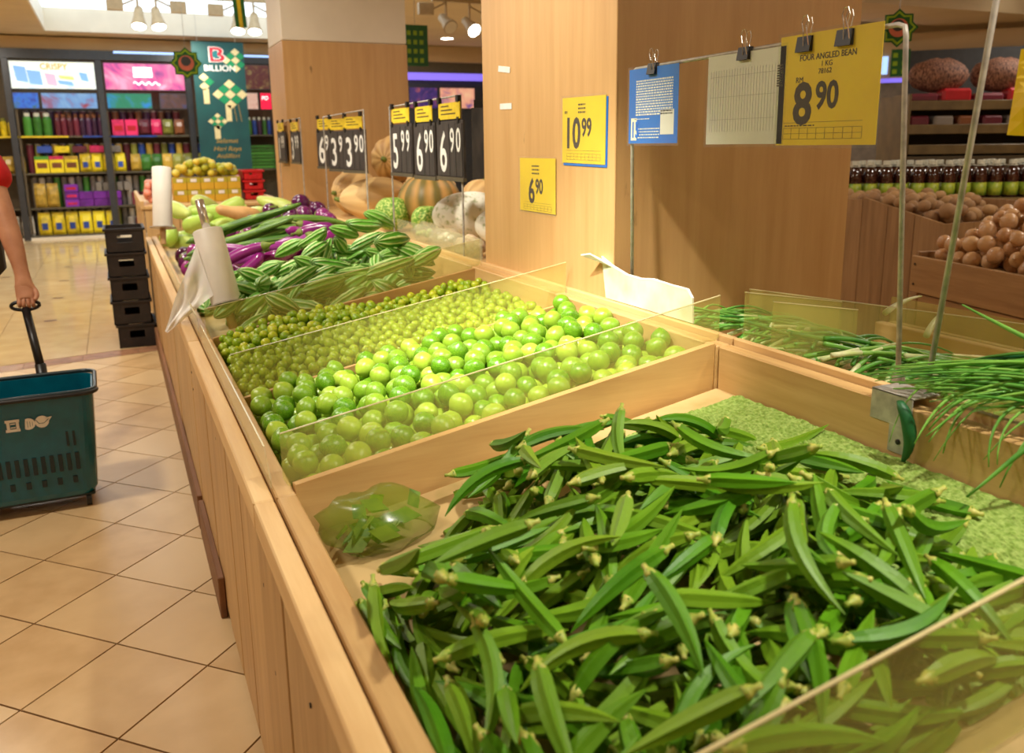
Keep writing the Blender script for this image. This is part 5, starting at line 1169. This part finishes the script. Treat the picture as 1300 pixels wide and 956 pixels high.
for k in range(6): jar(2.06+k*.08, 1.55, .034, .28, ['p_darkpurple', 'p_green', 'p_blue'][k % 3], ['purple', 'green', 'blue'][k % 3]+' bottle on the top shelf beside the green banner', ['purple', 'green', 'blue'][k % 3]+' bottles beside the banner')
for r_ in range(7): o = box('tray', (2.04, BY+.03, 1.005+r_*.055), (2.55, BY+.20, 1.005+r_*.055+.045), 'p_green', None, .004); tag(o, 'flat green tray stacked on the shelf beside the banner', 'tray', 'flat green trays')

g = random.Random(12)
def tins(x0, x1, z, r, h_, mats, word, grp, yy=.24):
    x = x0; k = 0
    while x < x1:
        m_ = mats[k % len(mats)]; o = MB().lathe([(r, 0), (r, h_), (r*.9, h_+.004)], 10, Matrix.Translation((x, BY+yy, z))).build('tin', m_); tag(o, m_[2:]+' '+word, 'tin', m_[2:]+' '+grp); MB().lathe([(r*.92, h_+.004), (r*.92, h_+.012)], 10, Matrix.Translation((x, BY+yy, z))).build('lid', 'steel', o); x += 2*r+.012; k += 1
tins(-1.1, 1.1, .06, .045, .36, ['p_grey', 'p_white', 'p_olive'], 'tall tin at the back of the bottom shelf', 'tins at the back of the bottom shelf')
tins(-1.1, 1.1, .48, .045, .44, ['p_grey', 'p_white', 'p_grey', 'p_green'], 'tall tin at the back of the second shelf', 'tins at the back of the second shelf')
tins(-1.1, 1.9, 1.0, .05, .42, ['p_maroon', 'p_olive', 'p_blue', 'p_gold'], 'tall tin at the back of the third shelf', 'tins at the back of the third shelf')
tins(-1.1, 1.1, 1.55, .05, .36, ['p_darkpurple', 'p_maroon', 'p_brown'], 'tall tin at the back of the top shelf', 'tins at the back of the top shelf')
tins(.62, 1.16, .48, .045, .24, ['p_olive', 'p_maroon'], 'short tin at the front of the second shelf', 'short tins on the second shelf', .10)
tins(.2, 1.16, .06, .05, .22, ['p_grey', 'p_maroon'], 'short tin at the front of the bottom shelf', 'short tins on the bottom shelf', .10)

# hanging banner with ketupat diamonds
BB = 14.35; bn = box('hanging_banner', (1.262, BB, 1.02), (2.015, BB+.01, 2.90), 'dgreen'); tag(bn, 'tall green festive banner with cream diamonds and a red emblem', 'banner')
T = frame_mat((1.262, BB-.001, 1.02), (1, 0, 0), (0, 0, 1)) @ Matrix.Diagonal((1.177, 1, 1, 1))
def diamond(cx, cz, r, m_, z=.001): MB().quadbox([T @ Vector(p) for p in [(cx-r, cz, z), (cx, cz-r, z), (cx+r, cz, z), (cx, cz+r, z)]], T.to_3x3() @ Vector((0, 0, .0006))).build('woven_diamond', m_, bn)
for gx_, gz_, r, rows in [(.43, 1.12, .075, 3), (.25, .72, .042, 3), (.53, 1.62, .06, 3), (.12, 1.30, .065, 2)]:
    for i in range(rows):
        for k in range(rows): 
            x_, z_ = gx_+(i-k)*r, gz_+(i+k-rows+1)*r
            if r < x_ < .64-r*.5: diamond(x_, z_, r*.94, 'cream' if (i+k) % 2 == 0 else 'ketgreen')
for x_, z_, hh in [(.36, .72, .24), (.20, .46, .20), (.10, .98, .22)]: MB().quadbox([T @ Vector(p) for p in [(x_, z_, .001), (x_+.07, z_, .001), (x_+.07, z_+hh, .001), (x_, z_+hh, .001)]], T.to_3x3() @ Vector((0, 0, .0006))).build('ribbon_tail', 'cream', bn)
for x_ in (.46, .52): MB().tube([T @ Vector((x_, .98, .002)), T @ Vector((x_+.03, .72, .002))], .004, 5).build('cord', 'gold', bn)
T0 = T @ Matrix.Translation((.19, 1.60, .002))
text('B', .20, T0, 'whiteink', bn, 'emblem_outline', 1.3, .06); text('B', .20, T0 @ Matrix.Translation((.0, .0, .001)), 'bred', bn, 'emblem', 1.3, .02)
plate(MB(), T0, .055, .055, .125, .145, .0014, .002).build('emblem_square', 'bteal', bn)
text('BILLION', .085, T @ Matrix.Translation((.13, 1.46, .003)), 'whiteink', bn, 'lettering', .88, .012)
for k, (s, z_) in enumerate([('Selamat', .40), ('Hari Raya', .28), ('Aidilfitri', .17)]): text(s, .065, T @ Matrix.Translation((.34, z_, .002)), 'gold', bn, 'lettering', .95, 0, .25, True)
for x_ in (1.35, 1.90): MB().tube([(x_, BB+.005, 2.88), (x_, BB+.005, CZ+.33)], .003, 5).build('cord', 'steel', bn)
# star ornaments
def star(c, r, n, label, zc, right=(1, 0, 0)):
    Tm = frame_mat(c, right, (0, 0, 1)); o = empty('star_ornament', c, label, 'ornament')
    for rr_, m_, z0 in ((1, 'ogreen', 0), (.88, 'ygreen', .004), (.74, 'ogreen', .008), (.60, 'ygreen' if False else 'ogreen', .010)):
        pts = [Tm @ Vector(((rr_*r if i % 2 == 0 else rr_*r*.78)*math.cos(PI*i/n+PI/2), (rr_*r if i % 2 == 0 else rr_*r*.78)*math.sin(PI*i/n+PI/2), z0)) for i in range(2*n)]
        MB().quadbox(pts, Tm.to_3x3() @ Vector((0, 0, .004))).build('star_layer', m_, o)
    MB().quadbox([Tm @ Vector((.48*r*math.cos(a), .48*r*math.sin(a), .014)) for a in (2*PI*i/20 for i in range(20))], Tm.to_3x3() @ Vector((0, 0, .003))).build('moon', 'opink', o)
    MB().quadbox([Tm @ Vector((.30*r*math.cos(a)-.02*r, .30*r*math.sin(a)+.12*r, .018)) for a in (2*PI*i/20 for i in range(20))], Tm.to_3x3() @ Vector((0, 0, .003))).build('moon_shade', 'frame', o)
    MB().tube([(c[0], c[1], c[2]+r), (c[0], c[1], zc)], .0025, 5).build('string', 'steel', o)
star((.735, 9.0, 2.12), .145, 8, 'green star ornament with a pink moon hanging before the pink sign', CZ+.32)
star((3.365, 3.106, 1.845), .085, 8, 'green star ornament hanging behind the wire rack corner', CZ, (.72, -.69, 0))
# ribbon and small banners from the ceiling
o = empty('hanging_ribbon', (1.28, 9.0, 2.5), 'green and yellow ribbon hanging from the lit cove', 'ribbon')
for dx, m_ in ((-.05, 'ogreen'), (-.015, 'yribbon'), (.02, 'ogreen')):
    MB().quadbox([(1.22+dx, 9.0, CZ+.32), (1.255+dx, 9.0, CZ+.32), (1.295+dx, 9.0, 2.46), (1.26+dx, 9.0, 2.46)], (0, .003, 0)).build('band', m_, o)
o = box('hanging_banner', (2.55, 8.0, 2.06), (2.78, 8.01, 2.42), 'ogreen'); tag(o, 'small green banner with yellow marks hanging between the pillars', 'banner')
for i in range(3):
    for k in range(4): box('yellow_mark', (2.58+i*.06, 7.997, 2.09+k*.08), (2.615+i*.06, 7.9995, 2.13+k*.08), 'ygreen', o)
MB().tube([(2.66, 8.005, 2.42), (2.66, 8.005, CZ)], .003, 5).build('string', 'steel', o)
# track spots
def track_spot(c, aim, label, lit=True, left=True):
    o = empty('track_spot', c, label, 'spotlight', 'track spotlights under the ceiling'); c = Vector(c)
    d = (Vector(aim)-c).normalized(); Q = Matrix.Translation(c) @ d.to_track_quat('Z', 'X').to_matrix().to_4x4()
    MB().lathe([(.03, -.12), (.045, -.10), (.05, -.02), (.075, .08), (.08, .10)], 18, Q).build('head', 'spotbody', o, True)
    MB().lathe([(.070, .1005), (.070, .104)], 18, Q).build('lens', 'lamp' if lit else 'white', o)
    MB().tube([c+Vector((0, 0, .02)), (c.x, c.y, c.z+.22)], .012, 8).build('stem', 'spotbody', o)
    e = -1 if left else 1
    box('gear_box', (c.x+e*.14, c.y-.03, c.z+.06), (c.x+e*.30, c.y+.03, c.z+.18), 'spotbody', o, .006); MB().tube([c+Vector((0, 0, .19)), c+Vector((e*.15, 0, .12))], .009, 6).build('arm', 'spotbody', o)
for (x, y, z) in [(.42, 10.4, 2.69), (.60, 10.4, 2.69), (1.42, 10.4, 2.68), (1.60, 10.4, 2.68)]: track_spot((x, y, z), (x+(.12 if x in (.60,) else -.1), 9.9, 1.5), 'beige track spotlight hanging in the lit cove', True, x in (.42, 1.42))
for (x, y, z) in [(3.30, 8.9, 2.58), (3.56, 8.9, 2.56)]: track_spot((x, y, z), (x+.3, 7.6, 1.6), 'beige track spotlight seen between the two pillars', x > 3.4, x < 3.4)
tr = box('light_track', (.2, 10.38, 2.90), (2.0, 10.42, 2.94), 'spotbody'); tag(tr, 'beige lighting track carrying spotlights in the cove', 'track')
for x in (.3, 1.9): MB().tube([(x, 10.4, 2.93), (x, 10.4, CZ+.33)], .008, 6).build('hanger', 'spotbody', tr)
tr = box('light_track', (3.15, 8.88, 2.78), (4.4, 8.92, 2.82), 'spotbody'); tag(tr, 'beige lighting track seen between the two pillars', 'track')
for x in (3.2, 4.3): MB().tube([(x, 8.9, 2.81), (x, 8.9, CZ)], .008, 6).build('hanger', 'spotbody', tr)
def downlight(x, y, label):
    o = MB().lathe([(.10, CZ-.012), (.13, CZ-.008), (.13, CZ+.001), (.10, CZ+.001)], 20, Matrix.Translation((x, y, 0))).build('downlight', 'white'); tag(o, label, 'downlight')
    MB().lathe([(.095, CZ-.0135), (.095, CZ-.0125)], 18, Matrix.Translation((x, y, 0))).build('lens', 'lamp', o)
downlight(5.05, 13.6, 'round recessed downlight seen between the two pillars'); downlight(8.6, 6.2, 'round recessed downlight above the far shelf unit')

# ------------------------------------------------------------------ back wall between the pillars
mw = empty('trim_6', (6, 15.0, 0)); tag(mw, kind='structure')
box('bulkhead', (3.4, 14.7, 2.74), (9, 15.3, 2.99), 'wallp', mw); box('dark_fascia', (3.4, 14.8, 2.56), (9, 15.0, 2.74), 'shelf', mw)
box('violet_strip', (3.6, 14.78, 2.44), (9, 14.799, 2.56), 'purpleneon', mw); box('panel', (3.4, 14.95, 0), (9, 15.0, 2.5), 'frame', mw)
def scr2(x0, z0, x1, z1, mat, label): o = box('lit_sign', (x0, 14.90, z0), (x1, 14.94, z1), mat); tag(o, label, 'sign'); box('bezel', (x0-.015, 14.915, z0-.015), (x1+.015, 14.945, z1+.015), 'frame', o)
scr2(4.82, 1.98, 5.32, 2.32, screen('screen_violet', [srgb(40, 24, 90), srgb(70, 40, 120), srgb(190, 90, 90)], 5, .7), 'violet lit sign seen between the two pillars')
scr2(5.38, 1.98, 6.02, 2.32, screen('screen_peach', [srgb(250, 196, 150), srgb(240, 160, 130), srgb(110, 80, 140)], 2.4, .9), 'peach coloured lit sign seen between the two pillars')
# green crate shelf behind the pumpkins
for k in range(5): crate(.0+k*.235, 0, 'greenfixture', 'dark green crate stacked beyond the rear deck, number of its stack hidden' if False else ['bottom', 'second', 'middle', 'fourth', 'top'][k]+' dark green crate of the stack beyond the rear deck', (3.25, 5.35), (.60, .42, .233), 'produce_crate', 'dark green crates beyond the deck')

# ------------------------------------------------------------------ right background: onions, potatoes, bottles, shelf unit
A = Vector((3.60, 3.12, 0)); ang = math.radians(-12)
oc = empty('onion_bin', tuple(A), 'wooden bin heaped with brown onions', 'bin', rz=ang); TO = W[oc.name]
def obox(name, a_, b_, mat, parent, T_, ch=.003): return box(name, a_, b_, mat, parent, ch, T_)
obox('front_board', (0, -1.6, .60), (.022, 0, .78), 'cratewood', oc, TO); obox('front_board', (.006, -1.6, .32), (.026, -.06, .594), 'cratewood', oc, TO); obox('front_board', (.006, -1.6, .03), (.026, -.06, .314), 'cratewood', oc, TO)
obox('end_board', (0.026, -.022, .03), (.70, 0, .80), 'cratewoodZ', oc, TO); obox('end_board', (0.026, -1.6, .03), (.70, -1.578, .80), 'cratewoodZ', oc, TO); obox('post', (0, -.06, .03), (.03, -.001, .60), 'cratewoodZ', oc, TO)
obox('back_board', (.68, -1.578, .03), (.70, -.022, .95), 'cratewoodZ', oc, TO); obox('bin_floor', (.03, -1.57, .725), (.675, -.03, .745), 'cratewoodZ', oc, TO)
for z in (.64, .74): MB().lathe([(.006, 0), (.006, .003)], 8, TO @ frame_mat((-.001, -.03, z), (0, -1, 0), (0, 0, 1))).build('screw', 'darkmetal', oc)
on = MB(); prof = []
for i in range(13):
    t = PI*i/12; prof.append((max(.02, math.sin(t)*(1 if i < 11 else .9)), -math.cos(t)*.88+(0 if i < 11 else .10*(i-10))))
prof += [(.09, 1.18), (.03, 1.34)]; on.lathe(prof, 16); onm = localmesh('onion', on.v, on.f, 'onion')
tf = on2 = MB(); on2.lathe([(.085, 1.15), (.05, 1.30), (.07, 1.42)], 7); tfm = localmesh('dry_neck', on2.v, on2.f, 'potato')
for p in spheres(285, (.035, .67, -1.1, -.03), lambda x: .747, (.037, .045), lambda x, y: .82+.34*min(1, max(0, x-.03)/.40)*(.35+.65*min(1, -y/.45)), 14, None, 31):
    q = Vector((random.uniform(-1, 1), random.uniform(-1, 1), random.uniform(-.3, 1))).to_track_quat('Z', 'X').to_matrix().to_4x4()
    o = inst('onion', onm, TO @ Matrix.Translation(p[:3]) @ q @ Matrix.Scale(p[3]*.95, 4)); inst('dry_neck', tfm, None, o); tag(o, 'brown skinned onion heaped in the wooden bin', 'onion', 'onions in the wooden bin')
pb = empty('potato_bin', (4.3, 3.8, 0), 'tall wooden bin of potatoes beside the onions', 'bin')
for i in range(5):
    y0 = 3.30+i*.19; MB().quadbox([(4.02, y0, .03), (4.02, y0+.186, .03), (4.02, y0+.186, .90+.115*(i+1)/3 if i < 3 else 1.0), (4.02, y0, .90+.115*i/3 if i < 3 else 1.0)], (.02, 0, 0)).build('plank', 'cratewoodZ', pb)
box('plank', (4.04, 3.30, .03), (4.7, 3.32, .90), 'cratewoodZ', pb); box('plank', (4.04, 4.23, .03), (4.7, 4.25, 1.0), 'cratewoodZ', pb); box('bin_floor', (4.04, 3.32, .86), (4.7, 4.23, .88), 'cratewoodZ', pb); box('plank', (4.68, 3.32, .03), (4.70, 4.23, 1.0), 'cratewoodZ', pb)
po = fruit_mesh('potato', 1., 'potato', 0, 12, 9, 1.18)
for p in spheres(120, (4.04, 4.68, 3.33, 4.22), lambda x: .882, (.034, .046), lambda x, y: .955+.06*min(1, (y-3.3)/.4), 10, None, 33):
    tag(inst('potato', po, Matrix.Translation(p[:3]) @ Euler((random.uniform(0, 6), random.uniform(0, 6), 0)).to_matrix().to_4x4() @ Matrix.Diagonal((p[3]*.9, p[3]*1.0, p[3]*.85, 1))), 'dusty brown potato in the tall wooden bin', 'potato', 'potatoes in the bin')
# dark bottles with white caps on a low wooden shelf
bs = empty('bottle_shelf', (5.1, 4.5, 0), 'low wooden shelf carrying rows of dark bottles', 'shelf', rz=math.radians(-24)); TS = W[bs.name]
obox('shelf_board', (-1.2, -.30, .925), (1.5, .45, .955), 'shelfbrown', bs, TS); obox('front_board', (-1.2, -.298, .5), (1.5, -.27, .924), 'shelfbrown', bs, TS); obox('back_board', (-1.2, .42, 0), (1.5, .45, .924), 'shelfdark', bs, TS)
obox('yellow_poster', (-.12, -.304, .74), (.32, -.2985, .90), 'yellowcard', bs, TS, 0)
def bottle(T_, mat, lbl, label, group, h_=.25, r=.047):
    o = MB().lathe([(r*.9, 0), (r, .008), (r, h_*.42), (r*.94, h_*.46), (r, h_*.50), (r*.96, h_*.66), (r*.55, h_*.82), (r*.34, h_*.86), (r*.34, h_*.90)], 14, T_).build('bottle', mat, None, True); tag(o, label, 'bottle', group)
    MB().lathe([(r*.5, h_*.885), (r*.5, h_*.985), (r*.42, h_)], 12, T_).build('cap', 'capw', o); MB().lathe([(r*.70, h_*.845), (r*.70, h_*.865)], 12, T_).build('neck_ring', 'capw', o)
    MB().lathe([(r*1.012, h_*.06), (r*1.012, h_*.40)], 14, T_).build('label_wrap', lbl, o, True)
    return o
b0 = bottle(TS @ Matrix.Translation((-1.12, -.22, .956)), 'syrup', 'lblg', 'dark brown bottle with a white cap and green label', 'dark bottles on the low shelf')
for r_ in range(3):
    for k in range(24):
        if r_ == 0 and k == 0: continue
        bottle(TS @ Matrix.Translation((-1.12+k*.107+random.uniform(-.006, .006), -.22+r_*.13, .956)), 'syrup', 'lblg', 'dark brown bottle with a white cap and green label', 'dark bottles on the low shelf') if r_ < 2 or k % 2 == 0 else None
o2 = empty('oil_shelf', (5.6, 6.0, 0), 'shelf carrying golden oil bottles behind the dark bottles', 'shelf', rz=math.radians(-24)); T2_ = W[o2.name]
obox('shelf_board', (-1.5, -.2, 1.07), (.1, .2, 1.10), 'shelfbrown', o2, T2_); obox('back_board', (-1.5, .18, 0), (.1, .2, 1.069), 'shelfdark', o2, T2_); obox('front_board', (-1.5, -.2, 0), (.1, -.18, 1.069), 'shelfdark', o2, T2_)
for k in range(11): bottle(T2_ @ Matrix.Translation((-1.4+k*.13, -.10, 1.101)), 'oil', 'lbly', 'golden oil bottle with a yellow label behind the dark bottles', 'golden oil bottles', .30, .055)
T = T2_ @ frame_mat((-.22, -.215, 1.12), (1, 0, 0), (0, 0, 1)); c = card('price_card', T, .12, .26, 'yellowcard', 'upright yellow price card among the oil bottles', 'price card', False); text('20', .07, shift(T, .02, .08), 'ink', c, 'price_numerals', .6, .02)
gd = empty('shelf_unit', (6.6, 5.1, 0), 'tall brown shelf unit with packets behind the bottles', 'shelf', rz=math.radians(-24)); TG = W[gd.name]
obox('back_panel', (-.70, .38, 0), (2.2, .42, 1.70), 'shelfdark', gd, TG)
for z, d in ((1.27, -.15), (1.43, -.12), (1.62, -.05)):
    obox('shelf_board', (-.70, d, z), (2.2, .38, z+.018), 'shelfbrown', gd, TG); obox('shelf_lip', (-.70, d-.012, z-.045), (2.2, d, z+.03), 'shelfbrown', gd, TG)
obox('side_panel', (-.72, -.15, 0), (-.701, .42, 1.70), 'shelfbrown', gd, TG); obox('base', (-.70, -.14, 0), (2.2, .37, 1.21), 'shelfdark', gd, TG)
for k in range(9):
    o = MB().box((-.64+k*.27, .02, 1.639), (-.40+k*.27, .30, 1.71+.04*(k % 2)), .02, TG).build('packet', 'redpack' if k % 2 else 'p_maroon'); tag(o, ['maroon', 'red'][k % 2]+' packet on the top board of the brown shelf unit', 'packet', ['maroon', 'red'][k % 2]+' packets on the shelf unit')
for k in range(14):
    o = MB().box((-.66+k*.2, -.06, 1.449), (-.50+k*.2, .2, 1.53), .015, TG).build('packet', ['p_maroon', 'p_grey', 'p_brown'][k % 3]); tag(o, ['maroon', 'grey', 'brown'][k % 3]+' packet on the middle board of the brown shelf unit', 'packet', ['maroon', 'grey', 'brown'][k % 3]+' packets on the middle board')
for k in range(5):
    v = []; f = []; cx0 = -.35+k*.52
    b = MB().ball((cx0, .18, 1.86), 1, 18, 10, (.25, .15, .14)); vv = [TG @ Vector((p[0]*1, p[1], p[2]+.012*math.sin(p[0]*60)*math.cos(p[2]*50))) for p in b.v]
    o = meshobj('net_sack', vv, b.f, 'netsack', None, True); tag(o, 'lumpy brown net sack on top of the shelf unit', 'sack', 'net sacks on the shelf unit')
# far right: blue lit wall, green banners, hanging ornament bits
fr_ = empty('trim_7', (10, 9, 0)); tag(fr_, kind='structure'); TR = Matrix.Translation((8.4, 8.0, 0)) @ Matrix.Rotation(math.radians(-45), 4, 'Z')
box('panel', (-3, 0, 0), (2.2, .05, 2.55), 'wallp', fr_, 0, TR); box('blue_panel', (-1.2, -.02, 1.75), (.3, -.001, 2.05), 'purpleneon', fr_, 0, TR); box('pale_panel', (-1.2, -.02, 2.10), (.1, -.001, 2.3), 'blueneon', fr_, 0, TR)
box('grey_panel', (-.62, -.04, 1.1), (.30, -.021, 2.0), 'p_grey', fr_, 0, TR); box('dark_panel', (.3, -.04, 1.6), (1.9, -.021, 2.35), 'frame', fr_, 0, TR)
for (x, z, ww) in [(-.50, 2.05, .42), (.12, 2.05, .20)]:
    o = box('hanging_banner', (x, -.30, z), (x+ww, -.29, z+.30), 'ogreen', None, 0, TR); tag(o, ['wide', 'narrow'][x > 0]+' green banner hanging beyond the brown shelf unit', 'banner')
    for i in range(int(ww/.1)):
        for k in range(3): box('yellow_mark', (x+.02+i*.1, -.303, z+.03+k*.09), (x+.07+i*.1, -.3005, z+.08+k*.09), 'ygreen', o, 0, TR)
    MB().tube([TR @ Vector((x+ww/2, -.295, z+.30)), TR @ Vector((x+ww/2, -.295, CZ))], .004, 5).build('string', 'steel', o)
